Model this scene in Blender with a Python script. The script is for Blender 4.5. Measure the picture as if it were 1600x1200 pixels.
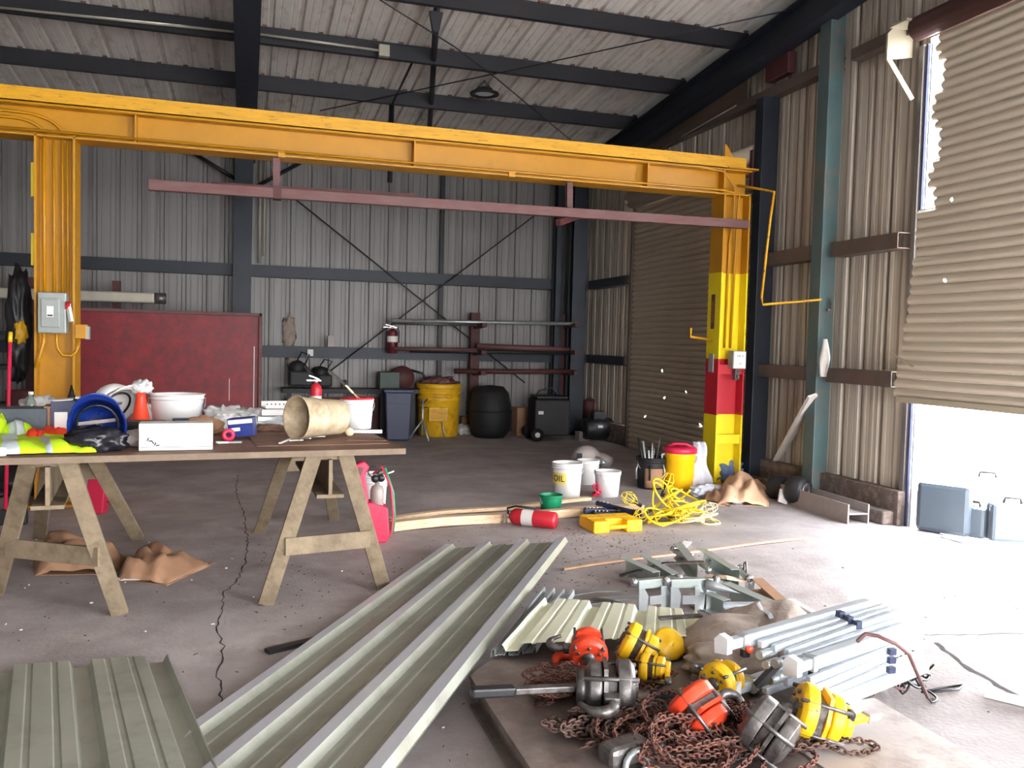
import bpy, bmesh, math, random
from math import sin, cos, pi, radians as rad
from mathutils import Vector, Matrix, Euler, noise
for o in list(bpy.data.objects): bpy.data.objects.remove(o)
SC = bpy.context.scene; COL = SC.collection
# ---------------- camera ----------------
YAW, PIT, ROL, FPX, EYE = rad(17.22), rad(2.77), rad(1.47), 1345.0, 1.5
fw = Vector((sin(YAW)*cos(PIT), cos(YAW)*cos(PIT), -sin(PIT)))
rt = fw.cross(Vector((0, 0, 1))).normalized(); upv = rt.cross(fw)
r2 = cos(ROL)*rt + sin(ROL)*upv; u2 = -sin(ROL)*rt + cos(ROL)*upv
camd = bpy.data.cameras.new('camera'); cam = bpy.data.objects.new('camera', camd); COL.objects.link(cam)
camd.sensor_width = 36; camd.lens = FPX/1600*36; camd.clip_end = 300; camd.clip_start = .05
cam.matrix_world = Matrix(((r2.x, u2.x, -fw.x, 0), (r2.y, u2.y, -fw.y, 0), (r2.z, u2.z, -fw.z, EYE), (0, 0, 0, 1)))
SC.camera = cam
# ---------------- light ----------------
SC.view_settings.view_transform = 'Standard'; SC.view_settings.look = 'None'
SC.view_settings.gamma = 1; SC.view_settings.exposure = 0.68; SC.view_settings.use_curve_mapping = False
SC.cycles.max_bounces = 8; SC.cycles.diffuse_bounces = 5; SC.cycles.glossy_bounces = 3; SC.cycles.transparent_max_bounces = 12
SC.cycles.sample_clamp_indirect = 8
W = bpy.data.worlds.new('sky'); SC.world = W; W.use_nodes = True
nt = W.node_tree; bg = nt.nodes['Background']
tc = nt.nodes.new('ShaderNodeTexCoord'); sp = nt.nodes.new('ShaderNodeSeparateXYZ'); rp = nt.nodes.new('ShaderNodeValToRGB')
nt.links.new(tc.outputs['Generated'], sp.inputs[0]); nt.links.new(sp.outputs['Z'], rp.inputs[0]); nt.links.new(rp.outputs[0], bg.inputs[0])
rp.color_ramp.elements[0].color = (1.0, .98, .97, 1); rp.color_ramp.elements[1].color = (.72, .86, 1.0, 1)
SKY = 21.0
bg.inputs[1].default_value = SKY
sun = bpy.data.lights.new('sun', 'SUN'); sun.energy = 26; sun.angle = rad(3); sun.color = (1, .95, .88)
so = bpy.data.objects.new('sun', sun); COL.objects.link(so); so.rotation_euler = Vector((-.45, -.4, -1)).to_track_quat('-Z', 'Y').to_euler()
def portal(name, loc, rot, sx, sy):
    l = bpy.data.lights.new(name, 'AREA'); l.shape = 'RECTANGLE'; l.size = sx; l.size_y = sy; l.energy = 1; l.cycles.is_portal = True
    o = bpy.data.objects.new(name, l); o.location = loc; o.rotation_euler = rot; COL.objects.link(o)
portal('doorway_daylight', (5.6, 4.0, .6), (0, rad(90), 0), 1.2, 4.2)
portal('added_side_opening_daylight', (5.6, -2.5, 1.95), (0, rad(90), 0), 3.9, 4)  # portal for an unseen side opening added to light the foreground
portal('added_rear_opening_daylight', (1.5, -5.2, 1.4), (rad(90), 0, 0), 4, 2.8)  # portal for an unseen rear opening added to let daylight in
# ---------------- helpers ----------------
def ray(x, y): return (x-800)/FPX*r2 - (y-600)/FPX*u2 + fw
def at(x, y, Z=None, Y=None, X=None):
    "point of a plane that the survey pixel (x, y) of the photograph falls on"
    d = ray(x, y); c = Vector((0, 0, EYE))
    if Y is not None: t = Y/d.y
    elif X is not None: t = X/d.x
    else: t = ((Z or 0)-EYE)/d.z
    return c + d*t
def mpp(p): return (Vector(p)-Vector((0, 0, EYE))).dot(fw)/FPX
def face(p): return -math.atan2(p[0], p[1])      # z rotation that turns local -Y towards the eye
def S(r, g, b):
    f = lambda c: (c/255/12.92) if c/255 <= .04045 else ((c/255+.055)/1.055)**2.4
    return (f(r), f(g), f(b))
_m = {}
def M(name, col, rough=.6, metal=0.0, var=.15, scale=5, bump=.15, bscale=40, col2=None, thr=.55, soft=.12, alpha=None, trans=0, stretch=None, emis=None):
    if name in _m: return _m[name]
    m = bpy.data.materials.new(name); m.use_nodes = True; n = m.node_tree; L = n.links; p = n.nodes['Principled BSDF']
    t = n.nodes.new('ShaderNodeTexCoord'); src = t.outputs['Object']
    if stretch:
        mp = n.nodes.new('ShaderNodeMapping'); mp.inputs['Scale'].default_value = stretch; L.new(src, mp.inputs[0]); src = mp.outputs[0]
    a = n.nodes.new('ShaderNodeTexNoise'); a.inputs['Scale'].default_value = scale; a.inputs['Detail'].default_value = 6; a.inputs['Roughness'].default_value = .65; L.new(src, a.inputs[0])
    r = n.nodes.new('ShaderNodeValToRGB'); L.new(a.outputs[0], r.inputs[0])
    e = r.color_ramp.elements; e[0].position = .3; e[1].position = .7
    e[0].color = tuple(c*(1-var) for c in col)+(1,); e[1].color = tuple(min(1, c*(1+var)) for c in col)+(1,)
    out = r.outputs[0]
    if col2:
        b = n.nodes.new('ShaderNodeTexNoise'); b.inputs['Scale'].default_value = scale*1.7; b.inputs['Detail'].default_value = 8; b.inputs['Roughness'].default_value = .7; L.new(src, b.inputs[0])
        rr = n.nodes.new('ShaderNodeValToRGB'); L.new(b.outputs[0], rr.inputs[0]); rr.color_ramp.elements[0].position = thr-soft; rr.color_ramp.elements[1].position = thr+soft
        mx = n.nodes.new('ShaderNodeMix'); mx.data_type = 'RGBA'; L.new(rr.outputs[0], mx.inputs[0]); L.new(out, mx.inputs[6]); mx.inputs[7].default_value = tuple(col2)+(1,)
        out = mx.outputs[2]
    L.new(out, p.inputs['Base Color'])
    p.inputs['Roughness'].default_value = rough; p.inputs['Metallic'].default_value = metal
    if trans: p.inputs['Transmission Weight'].default_value = trans
    if alpha is not None: p.inputs['Alpha'].default_value = alpha
    if bump:
        c = n.nodes.new('ShaderNodeTexNoise'); c.inputs['Scale'].default_value = bscale; c.inputs['Detail'].default_value = 4; L.new(src, c.inputs[0])
        bm = n.nodes.new('ShaderNodeBump'); bm.inputs['Strength'].default_value = bump; bm.inputs['Distance'].default_value = .01; L.new(c.outputs[0], bm.inputs['Height']); L.new(bm.outputs[0], p.inputs['Normal'])
    _m[name] = m; return m
class MB:
    def __init__(s): s.v = []; s.f = []; s.sm = []; s.mi = []; s.cur = 0
    def add(s, vs, fs, smooth=False, T=None):
        k = len(s.v); s.v += [(T @ Vector(p)) if T else Vector(p) for p in vs]
        for q in fs: s.f.append([i+k for i in q]); s.sm.append(smooth); s.mi.append(s.cur)
        return s
    def box(s, c, d, T=None, rz=0, rot=None):
        x, y, z = d[0]/2, d[1]/2, d[2]/2
        R = Matrix.Translation(c) @ (Euler(rot).to_matrix().to_4x4() if rot else Matrix.Rotation(rz, 4, 'Z'))
        if T: R = T @ R
        return s.add([(i*x, j*y, k*z) for i in (-1, 1) for j in (-1, 1) for k in (-1, 1)],
                     [(0, 1, 3, 2), (4, 6, 7, 5), (0, 4, 5, 1), (2, 3, 7, 6), (0, 2, 6, 4), (1, 5, 7, 3)], T=R)
    def bar(s, a, b, w, h, up=(0, 0, 1), T=None):
        "box from a to b; w across, h along up"
        a = Vector(a); b = Vector(b); d = (b-a).normalized(); u = Vector(up); sd = d.cross(u)
        if sd.length < 1e-4: sd = d.cross(Vector((1, 0, 0)))
        sd.normalize(); u = sd.cross(d); vs = []
        for p in (a, b):
            for i, j in ((-1, -1), (1, -1), (1, 1), (-1, 1)): vs.append(p+sd*(i*w/2)+u*(j*h/2))
        return s.add(vs, [(0, 1, 2, 3), (7, 6, 5, 4), (0, 4, 5, 1), (1, 5, 6, 2), (2, 6, 7, 3), (3, 7, 4, 0)], T=T)
    def ibeam(s, a, b, h, w, tf=.015, tw=.012, up=(0, 0, 1)):
        a = Vector(a); b = Vector(b); d = (b-a).normalized(); sd = d.cross(Vector(up)).normalized(); u = sd.cross(d)
        s.bar(a, b, tw, h-2*tf, u)
        for k in (-1, 1): s.bar(a+u*k*(h-tf)/2, b+u*k*(h-tf)/2, w, tf, u)
        return s
    def tube(s, pts, r, n=8, closed=False, T=None, cap=True):
        pts = [Vector(p) for p in pts]; N = len(pts); rs = r if isinstance(r, (list, tuple)) else [r]*N
        vs = []; fs = []; pu = None
        for i, p in enumerate(pts):
            if closed: d = pts[(i+1) % N]-pts[i-1]
            else: d = pts[min(i+1, N-1)]-pts[max(i-1, 0)]
            d = d.normalized() if d.length > 1e-9 else Vector((0, 0, 1))
            if pu is None: pu = d.orthogonal().normalized()
            pu = (pu-d*pu.dot(d)); pu = pu.normalized() if pu.length > 1e-6 else d.orthogonal().normalized()
            q = d.cross(pu)
            for k in range(n):
                an = 2*pi*k/n; vs.append(p+(pu*cos(an)+q*sin(an))*rs[i])
        for i in range(N if closed else N-1):
            j = (i+1) % N
            for k in range(n): fs.append((i*n+k, i*n+(k+1) % n, j*n+(k+1) % n, j*n+k))
        s.add(vs, fs, True, T)
        if cap and not closed:
            k0 = len(s.v)-len(vs); s.f.append([k0+k for k in range(n)][::-1]); s.sm.append(False); s.mi.append(s.cur)
            s.f.append([k0+(N-1)*n+k for k in range(n)]); s.sm.append(False); s.mi.append(s.cur)
        return s
    def lathe(s, prof, n=24, T=None, smooth=True):
        vs = []; fs = []
        for r, z in prof:
            for k in range(n): vs.append((r*cos(2*pi*k/n), r*sin(2*pi*k/n), z))
        for i in range(len(prof)-1):
            for k in range(n): fs.append((i*n+k, i*n+(k+1) % n, (i+1)*n+(k+1) % n, (i+1)*n+k))
        s.add(vs, fs, smooth, T)
        return s
    def prism(s, poly, depth, T=None):
        "polygon in local XZ extruded along Y, centred"
        n = len(poly); vs = [(x, -depth/2, z) for x, z in poly]+[(x, depth/2, z) for x, z in poly]
        return s.add(vs, [tuple(range(n)), tuple(range(2*n-1, n-1, -1))]+[(i, i+n, (i+1) % n+n, (i+1) % n) for i in range(n)], T=T)
    def grid(s, nx, ny, fn, smooth=True, T=None):
        return s.add([fn(i/nx, j/ny) for j in range(ny+1) for i in range(nx+1)],
                     [(j*(nx+1)+i, j*(nx+1)+i+1, (j+1)*(nx+1)+i+1, (j+1)*(nx+1)+i) for j in range(ny) for i in range(nx)], smooth, T)
    def blob(s, c, d, amp=.2, freq=3, seed=0, sub=4, flat=None, T=None, ridge=True):
        bm = bmesh.new(); bmesh.ops.create_icosphere(bm, subdivisions=sub, radius=1)
        vs = []
        for v in bm.verts:
            p = v.co.copy(); q = p*freq+Vector((seed*7.3, seed*3.1, seed))
            nn = noise.noise(q)+.5*noise.noise(q*2.1)
            if ridge: nn = (abs(noise.noise(q))*1.6-.35)+.45*noise.noise(q*2.3)
            p *= 1+amp*nn
            z = p.z
            if flat is not None: z = max(z, flat)
            vs.append((c[0]+p.x*d[0]/2, c[1]+p.y*d[1]/2, c[2]+z*d[2]/2))
        fs = [tuple(v.index for v in f.verts) for f in bm.faces]; bm.free()
        return s.add(vs, fs, True, T)
    def mesh(s, name, off=None):
        me = bpy.data.meshes.new(name)
        me.from_pydata([tuple(v-off) if off is not None else tuple(v) for v in s.v], [], s.f)
        me.polygons.foreach_set('use_smooth', s.sm); me.polygons.foreach_set('material_index', s.mi); me.update(); return me
    def build(s, name, mat, parent=None, world=False, bevel=0, solid=0, subsurf=0, label=None, auto=False, kind=None):
        off = parent.location if (parent and world) else None
        me = s.mesh(name, off); o = bpy.data.objects.new(name, me); COL.objects.link(o)
        for mm in (mat if isinstance(mat, (list, tuple)) else [mat]): me.materials.append(mm)
        if parent: o.parent = parent
        if solid: md = o.modifiers.new('solid', 'SOLIDIFY'); md.thickness = solid; md.offset = 0
        if bevel: md = o.modifiers.new('bevel', 'BEVEL'); md.width = bevel; md.segments = 2; md.limit_method = 'ANGLE'
        if subsurf: md = o.modifiers.new('sub', 'SUBSURF'); md.levels = subsurf; md.render_levels = subsurf
        if label: o['label'] = label
        if kind: o['kind'] = kind
        return o
def thing(name, label, cat, loc=(0, 0, 0), rz=0, group=None, rot=None):
    o = bpy.data.objects.new(name, None); COL.objects.link(o); o.location = loc; o.empty_display_size = .1
    o.rotation_euler = rot if rot else (0, 0, rz)
    return tag(o, label, cat, group)
def tag(o, label, cat, group=None, kind=None):
    o['label'] = label; o['category'] = cat
    if group: o['group'] = group
    if kind: o['kind'] = kind
    return o
def single(mb, name, mat, label, cat, loc=(0, 0, 0), rz=0, group=None, rot=None, **k):
    o = mb.build(name, mat, **k); o.location = loc; o.rotation_euler = rot if rot else (0, 0, rz); return tag(o, label, cat, group)
def struct(name):
    o = bpy.data.objects.new(name, None); COL.objects.link(o); o['kind'] = 'structure'; return o
def inst(src, parent, loc=None, rot=None, scale=None):
    c = src.copy(); COL.objects.link(c); c.parent = parent
    if loc is not None: c.location = loc
    if rot is not None: c.rotation_euler = rot
    if scale is not None: c.scale = scale
    return c
def copy_tree(r, label=None, loc=None, rz=None, parent=None):
    c = r.copy(); COL.objects.link(c); c.parent = parent
    if label: c['label'] = label
    if loc is not None: c.location = loc
    if rz is not None: c.rotation_euler = (0, 0, rz)
    for ch in list(r.children): copy_tree(ch, parent=c)
    return c
def TX(loc=(0, 0, 0), rot=(0, 0, 0)): return Matrix.Translation(loc) @ Euler(rot).to_matrix().to_4x4()
def arc(c, r, a0, a1, n=10, pl='xz'):
    o = []
    for i in range(n+1):
        a = a0+(a1-a0)*i/n; u, w = r*cos(a), r*sin(a)
        o.append((c[0]+u, c[1], c[2]+w) if pl == 'xz' else ((c[0]+u, c[1]+w, c[2]) if pl == 'xy' else (c[0], c[1]+u, c[2]+w)))
    return o
def words(txt, size, mat, parent, loc, rot=(pi/2, 0, 0), wrap=None, name='lettering', align='CENTER', thick=.0008):
    cu = bpy.data.curves.new('t', 'FONT'); cu.body = txt; cu.size = size; cu.align_x = align; cu.align_y = 'CENTER'; cu.extrude = thick; cu.resolution_u = 3
    o = bpy.data.objects.new('t', cu); COL.objects.link(o); bpy.context.view_layer.update()
    me = bpy.data.meshes.new_from_object(o); bpy.data.objects.remove(o)
    if wrap:
        for v in me.vertices:
            a = v.co.x/wrap; r = wrap+v.co.z; v.co = Vector((r*sin(a), v.co.y, r*cos(a)-wrap))
    ob = bpy.data.objects.new(name, me); COL.objects.link(ob); me.materials.clear(); me.materials.append(mat); ob.parent = parent; ob.location = loc; ob.rotation_euler = rot
    return ob
random.seed(4)
# ---------------- materials ----------------
m_floor = M('concrete_floor', S(164, 155, 154), .78, var=.2, scale=1.1, bump=.3, bscale=45, col2=S(136, 126, 124), thr=.56, soft=.14)
m_out = M('outdoor_concrete', S(205, 203, 200), .9, var=.05, scale=1)
m_sheet = M('wall_sheet', S(128, 125, 124), .45, .0, var=.1, scale=1.6, bump=.04, stretch=(3, 3, .25), col2=S(98, 93, 90), thr=.62, soft=.1)
m_sheetR = M('wall_sheet_weathered', S(178, 168, 154), .5, .0, var=.16, scale=3.2, bump=.06, stretch=(6, 6, .12), col2=S(116, 102, 90), thr=.56, soft=.05)
m_roof = M('roof_sheet', S(212, 205, 198), .7, .0, var=.12, scale=1.4, bump=.05, stretch=(3, .3, 1), col2=S(158, 140, 126), thr=.62, soft=.1)
m_skyl = M('roof_light_panel', S(215, 216, 212), .5, var=.05, alpha=.975)
m_steel = M('dark_blue_steel', S(34, 40, 50), .5, .2, var=.2, scale=4, bump=.1, col2=S(46, 38, 38), thr=.66)
m_purl = M('dark_purlin_steel', S(34, 34, 40), .5, .2, var=.2, scale=3, col2=S(50, 38, 36), thr=.64)
m_girtR = M('girt_steel_weathered', S(88, 78, 72), .6, .1, var=.25, scale=4, col2=S(102, 74, 60), thr=.6)
m_teal = M('teal_column_paint', S(70, 92, 94), .5, 0, var=.12, scale=3, bump=.08, col2=S(96, 92, 84), thr=.62)
m_yel = M('yellow_crane_paint', S(184, 128, 8), .42, 0, var=.1, scale=2.5, bump=.06, col2=S(160, 112, 14), thr=.66, soft=.1)
m_yelb = M('bright_yellow_paint', S(232, 208, 20), .4, 0, var=.06, scale=3, bump=.05)
m_yeld = M('worn_yellow_cap_paint', S(206, 150, 16), .5, 0, var=.15, scale=4, bump=.15, col2=S(74, 58, 26), thr=.62, soft=.06, stretch=(1, 3, 8))
m_red = M('red_paint', S(180, 28, 44), .42, 0, var=.08, scale=3, bump=.04)
m_redp = M('red_panel_paint', S(128, 14, 28), .5, 0, var=.22, scale=4, bump=.1, col2=S(98, 16, 26), thr=.55)
m_maroon = M('red_oxide_primer', S(100, 70, 68), .6, 0, var=.2, scale=5, bump=.1, col2=S(98, 50, 48), thr=.55, stretch=(.5, 3, 3))
m_mard = M('dark_red_oxide', S(74, 34, 34), .65, 0, var=.25, scale=6)
m_slat = M('beige_slat', S(190, 178, 160), .45, .0, var=.08, scale=4, bump=.05, stretch=(1, .3, 3))
m_slat2 = M('dusty_slat', S(184, 170, 150), .55, .0, var=.12, scale=4, bump=.05, stretch=(1, .3, 3))
m_guide = M('guide_steel', S(120, 116, 116), .4, .5, var=.1)
m_cream = M('cream_bracket_paint', S(160, 150, 130), .45, var=.06)
m_curb = M('stained_curb', S(92, 80, 74), .85, var=.3, scale=6, bump=.5, bscale=25, col2=S(140, 122, 112), thr=.6)
m_crack = M('crack_dirt', S(48, 42, 40), .9, var=.2)
m_osb = M('brown_board', S(96, 78, 64), .8, var=.2, scale=4)
m_blk = M('black_plastic', S(24, 24, 27), .45, var=.2, scale=8, bump=.1)
m_blkr = M('black_rubber', S(18, 18, 20), .7, var=.2)
m_drk = M('dark_machine', S(32, 31, 34), .6, .1, var=.3, scale=5)
m_wht = M('white_plastic', S(226, 225, 224), .4, var=.04, scale=6, bump=.04)
m_whtd = M('scuffed_white', S(212, 208, 204), .6, var=.08, scale=9, bump=.05, col2=S(96, 88, 84), thr=.72, soft=.03)
m_paper = M('white_paper', S(222, 220, 218), .8, var=.06)
m_gal = M('galvanised', S(178, 184, 186), .35, .6, var=.12, scale=12, bump=.05)
m_alu = M('aluminium_tube', S(208, 216, 224), .35, .45, var=.05, scale=6, bump=.02)
m_chrome = M('bright_metal', S(205, 205, 208), .25, .9, var=.05)
m_rust = M('rusty_chain', S(122, 74, 60), .75, .25, var=.3, scale=20, bump=.2, col2=S(84, 62, 56), thr=.5)
m_rustd = M('dark_rust', S(92, 70, 62), .7, .3, var=.3, scale=20, bump=.2)
m_org = M('orange_paint', S(222, 66, 36), .4, 0, var=.1, scale=8, col2=S(140, 60, 42), thr=.68)
m_hyel = M('chipped_yellow', S(226, 178, 20), .45, 0, var=.1, scale=9, bump=.1, col2=S(80, 56, 30), thr=.64, soft=.04)
m_hgrey = M('greasy_cast_metal', S(112, 108, 106), .4, .6, var=.25, scale=12, bump=.2, col2=S(62, 56, 54), thr=.56)
m_wood = M('pale_timber', S(218, 190, 156), .65, var=.15, scale=3, bump=.1, stretch=(.4, 6, 6), col2=S(178, 134, 96), thr=.6)
m_trw = M('trestle_timber', S(122, 107, 86), .75, var=.25, scale=8, bump=.25, col2=S(96, 80, 58), thr=.62)
m_ply = M('table_plywood', S(122, 92, 74), .7, var=.22, scale=3, bump=.15, bscale=25, col2=S(98, 68, 56), thr=.56, stretch=(.6, 2, 2))
m_plye = M('table_edge_ply', S(116, 99, 82), .75, var=.2, scale=10)
m_kraft = M('kraft_paper', S(196, 158, 128), .8, var=.1, scale=5, bump=.2, bscale=12)
m_kraftd = M('brown_kraft', S(156, 118, 90), .8, var=.15, scale=5, bump=.2, bscale=12)
m_canvas = M('grey_canvas', S(160, 146, 136), .9, var=.2, scale=5, bump=.3, bscale=60, col2=S(126, 108, 98), thr=.57)
m_blue = M('blue_plastic', S(16, 40, 112), .35, var=.08)
m_navy = M('navy_plastic', S(40, 46, 76), .5, var=.12)
m_denim = M('denim', S(92, 112, 146), .9, var=.2, scale=14, bump=.2)
m_cloth = M('white_cloth', S(214, 216, 226), .9, var=.06, scale=8, bump=.15)
m_bag = M('clear_plastic_film', S(205, 205, 205), .3, var=.1, scale=9, alpha=.85)
m_bbag = M('black_bag', S(28, 27, 34), .3, var=.3, scale=8, bump=.1)
m_green = M('green_plastic', S(20, 130, 88), .4, var=.08)
m_hiv = M('hi_vis_yellow', S(180, 214, 14), .8, var=.06, scale=10, bump=.1)
m_hio = M('hi_vis_orange', S(238, 62, 20), .8, var=.08, scale=10)
m_refl = M('reflective_tape', S(186, 196, 200), .4, var=.04)
m_pink = M('faded_red_plastic', S(206, 36, 74), .45, var=.06, scale=5)
m_case = M('teal_grey_case', S(62, 72, 82), .45, var=.1, scale=5)
m_casel = M('pale_case', S(120, 128, 136), .45, var=.06)
m_steelp = M('stained_steel_plate', S(126, 114, 108), .6, .15, var=.22, scale=2.5, bump=.15, bscale=30, col2=S(92, 78, 72), thr=.55, soft=.12)
m_lplate = M('door_lit_plate_tone', S(172, 162, 156), .55, .15, var=.1, scale=3, bump=.1, col2=S(140, 124, 116), thr=.62)  # paler plate colour standing in for light from the door
m_hbeam = M('primer_grey_steel', S(150, 140, 136), .55, .2, var=.1, scale=6, bump=.05)
m_cgrn = M('pale_green_galvanised', S(176, 186, 182), .35, .45, var=.1, scale=8)
m_olive = M('olive_grey_sheet', S(150, 152, 140), .36, .1, var=.07, scale=2, bump=.03, stretch=(1, 1, 1), col2=S(128, 128, 116), thr=.6)
m_ribtop = M('rib_sheen_tone', S(196, 198, 206), .3, .1, var=.04, bump=.02)  # sky sheen on the rib tops, painted in as a paler colour
m_creamsheet = M('cream_sheet', S(214, 216, 192), .34, .05, var=.05, scale=3, bump=.02)
m_ygl = M('yellow_cable', S(228, 200, 30), .5, var=.1, scale=9)
m_ygl2 = M('sun_faded_cable', S(222, 204, 150), .55, var=.1, scale=9)
m_cyel = M('cooler_yellow', S(250, 190, 10), .38, var=.04)
m_dyel = M('dirty_barrel_yellow', S(214, 164, 22), .5, var=.12, scale=4, col2=S(150, 110, 30), thr=.62)
m_box = M('switch_box_grey', S(150, 156, 152), .45, .2, var=.08)
m_ink = M('black_ink', S(20, 20, 22), .6, var=0, bump=0)
m_galv2 = M('washtub_metal', S(186, 168, 140), .5, .1, var=.15, scale=7, bump=.1, col2=S(140, 118, 92), thr=.56)
m_cond = M('pale_conduit', S(166, 160, 146), .45, .2, var=.08)
# ================= THE ROOM =================
XR, YB = 5.49, 13.9
def roofz(y): return 5.80-.084*y
def purlz(y): return 5.588-.084*y
# floor
fl = struct('floor')
MB().box((-1.75, 4.4, -.1), (14.6, 19.2, .2)).build('floor_slab', m_floor, fl)
og = MB().box((25.6, 4.4, -.13), (40, 60, .2)).build('outdoor_ground', m_out); og['kind'] = 'structure'
og2 = MB().box((-1.75, -25.2, -.13), (14.6, 40, .2)).build('outdoor_ground', m_out); og2['kind'] = 'structure'
def ribbon(name, pix, w, seed=0, Z=.0015, par=fl, mat=m_crack, jit=.012, step=.05, wv=.5):
    rnd = random.Random(seed); P = [at(x, y, Z=Z) for x, y in pix]; pts = []
    for a, b in zip(P, P[1:]):
        n = max(1, int((b-a).length/step))
        for i in range(n): pts.append(a.lerp(b, i/n)+Vector((rnd.uniform(-jit, jit), rnd.uniform(-jit, jit), 0)))
    pts.append(P[-1]); vs = []; fs = []
    for i, p in enumerate(pts):
        d = (pts[min(i+1, len(pts)-1)]-pts[max(i-1, 0)]).normalized(); q = Vector((-d.y, d.x, 0))*w*rnd.uniform(1-wv, 1+wv)/2
        vs += [p-q, p+q]
        if i: fs.append((2*i-2, 2*i-1, 2*i+1, 2*i))
    return MB().add(vs, fs).build(name, mat, par)
ribbon('crack', [(372, 742), (368, 770), (380, 800), (388, 850), (384, 880), (368, 912), (350, 925), (346, 950), (340, 985), (348, 1010), (341, 1050), (345, 1100)], .007, 1)
ribbon('crack', [(1469, 839), (1600, 876)], .03, 2, jit=.008)
ribbon('crack', [(1330, 975), (1452, 992), (1600, 990)], .006, 3, jit=.01)
ribbon('crack', [(1462, 1003), (1500, 1035), (1600, 1095)], .022, 4, jit=.01)
ribbon('crack', [(880, 880), (1000, 858)], .004, 5)
# debris chips on the floor
def chips():
    mb = MB(); rnd = random.Random(9)
    for k in range(650):
        x, y = rnd.choice([(rnd.gauss(860, 120), rnd.gauss(880, 28)), (rnd.uniform(400, 1000), rnd.uniform(840, 990)), (rnd.gauss(930, 60), rnd.gauss(840, 12)), (rnd.uniform(0, 1600), rnd.uniform(720, 1190))])
        if y < 715: continue
        p = at(x, y, Z=.003)
        if p.x > 5.3: continue
        L = rnd.uniform(.004, .016); w = rnd.uniform(.002, .005)
        mb.box((p.x, p.y, .002), (L, w, .003), rz=rnd.uniform(0, 3))
    o = mb.build('floor_debris', m_rustd); tag(o, 'small rusty flakes and chips scattered over the concrete floor', 'debris', kind='stuff')
    mb = MB()
    for k in range(40):
        x, y = rnd.choice([(rnd.uniform(0, 400), rnd.uniform(840, 1010)), (rnd.uniform(300, 1600), rnd.uniform(850, 1150))])
        p = at(x, y, Z=.003); mb.box((p.x, p.y, .003), (rnd.uniform(.006, .02), rnd.uniform(.004, .01), .004), rz=rnd.uniform(0, 3))
    o = mb.build('pale_floor_debris', m_paper); tag(o, 'pale paint chips dotted over the concrete floor', 'debris', kind='stuff')
chips()
# ribbed sheet
def profile(w, major=.305, depth=.036, start=.0, minor=True):
    pts = [(0, 0)]; n = max(1, round(w/major)); m = w/n
    for k in range(n):
        x = k*m+m/2
        if minor: pts += [(x-m*.34, 0), (x-m*.33, .006), (x-m*.3, .006), (x-m*.29, 0)]
        pts += [(x-.036, 0), (x-.022, depth), (x+.022, depth), (x+.036, 0)]
        if minor: pts += [(x+m*.29, 0), (x+m*.3, .006), (x+m*.33, .006), (x+m*.34, 0)]
    pts.append((w, 0)); return pts
def panel(prof, L): # profile along x, bulging +y, length along z
    n = len(prof); return [(x, d, 0) for x, d in prof]+[(x, d, L) for x, d in prof], [(i, i+1, i+1+n, i+n) for i in range(n-1)]
PV, PF = panel(profile(.915), 1)
wb = struct('wall_back')
src = MB().add(PV, PF).build('wall_panel', m_sheet, wb)
src.location = (-9, YB, 0); src.scale = (1.02, 1, roofz(YB)+.05)
for k in range(1, 16): inst(src, wb, (-9+.915*k, YB+(.003 if k % 2 else 0), 0))
wr = struct('wall_right')
def rpan(y1, y0, z0, z1):
    n = max(1, round((y1-y0)/.915)); w = (y1-y0)/n
    v, f = panel(profile(w), 1)
    s = MB().add(v, f).build('wall_panel', m_sheetR, wr); s.rotation_euler = (0, 0, rad(-90)); s.location = (XR, y1, z0); s.scale = (1.02, 1, z1-z0)
    for k in range(1, n): inst(s, wr, (XR+(.003 if k % 2 else 0), y1-k*w, z0))
rpan(13.9, 11.62, .3, 4.95); rpan(8.42, 6.05, .3, 5.4); rpan(11.62, 8.42, 3.55, 5.2)
rpan(6.05, 2.0, 4.15, 5.75); rpan(2.0, -.5, 0, 5.95); rpan(-.5, -4.5, 3.9, 6.2); rpan(-4.5, -5.1, 0, 6.3)  # leaves the unseen side opening that was added for foreground light
wl = struct('wall_left')
MB().box((-9.05, 4.4, 3), (.1, 19.2, 6.2)).build('wall_sheeting', m_sheet, wl)
wf = struct('wall_front')
MB().box((-4.75, -5.1, 3), (8.6, .1, 6.4)).box((4.5, -5.1, 3), (2, .1, 6.4)).box((1.5, -5.1, 4.5), (4, .1, 3.4)).build('wall_sheeting', m_sheet, wf)  # gap in the middle is the unseen opening added for light
# brown boards above the far roller door
for k, (a, b) in enumerate(((8.75, 9.97), (9.99, 11.21), (11.23, 12.45), (12.47, 13.6))):
    MB().box((5.44, (a+b)/2, 4.55), (.02, b-a, .46)).build('board', m_osb, wr)
# curb
MB().box((5.5, 7.2, .15), (.22, 2.3, .3)).box((5.5, 12.7, .15), (.22, 2.2, .3)).build('curb', m_curb, wr, bevel=.01)
MB().box((5.36, 7.15, .06), (.16, 2.1, .12)).build('curb', m_curb, wr, bevel=.02)
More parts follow.
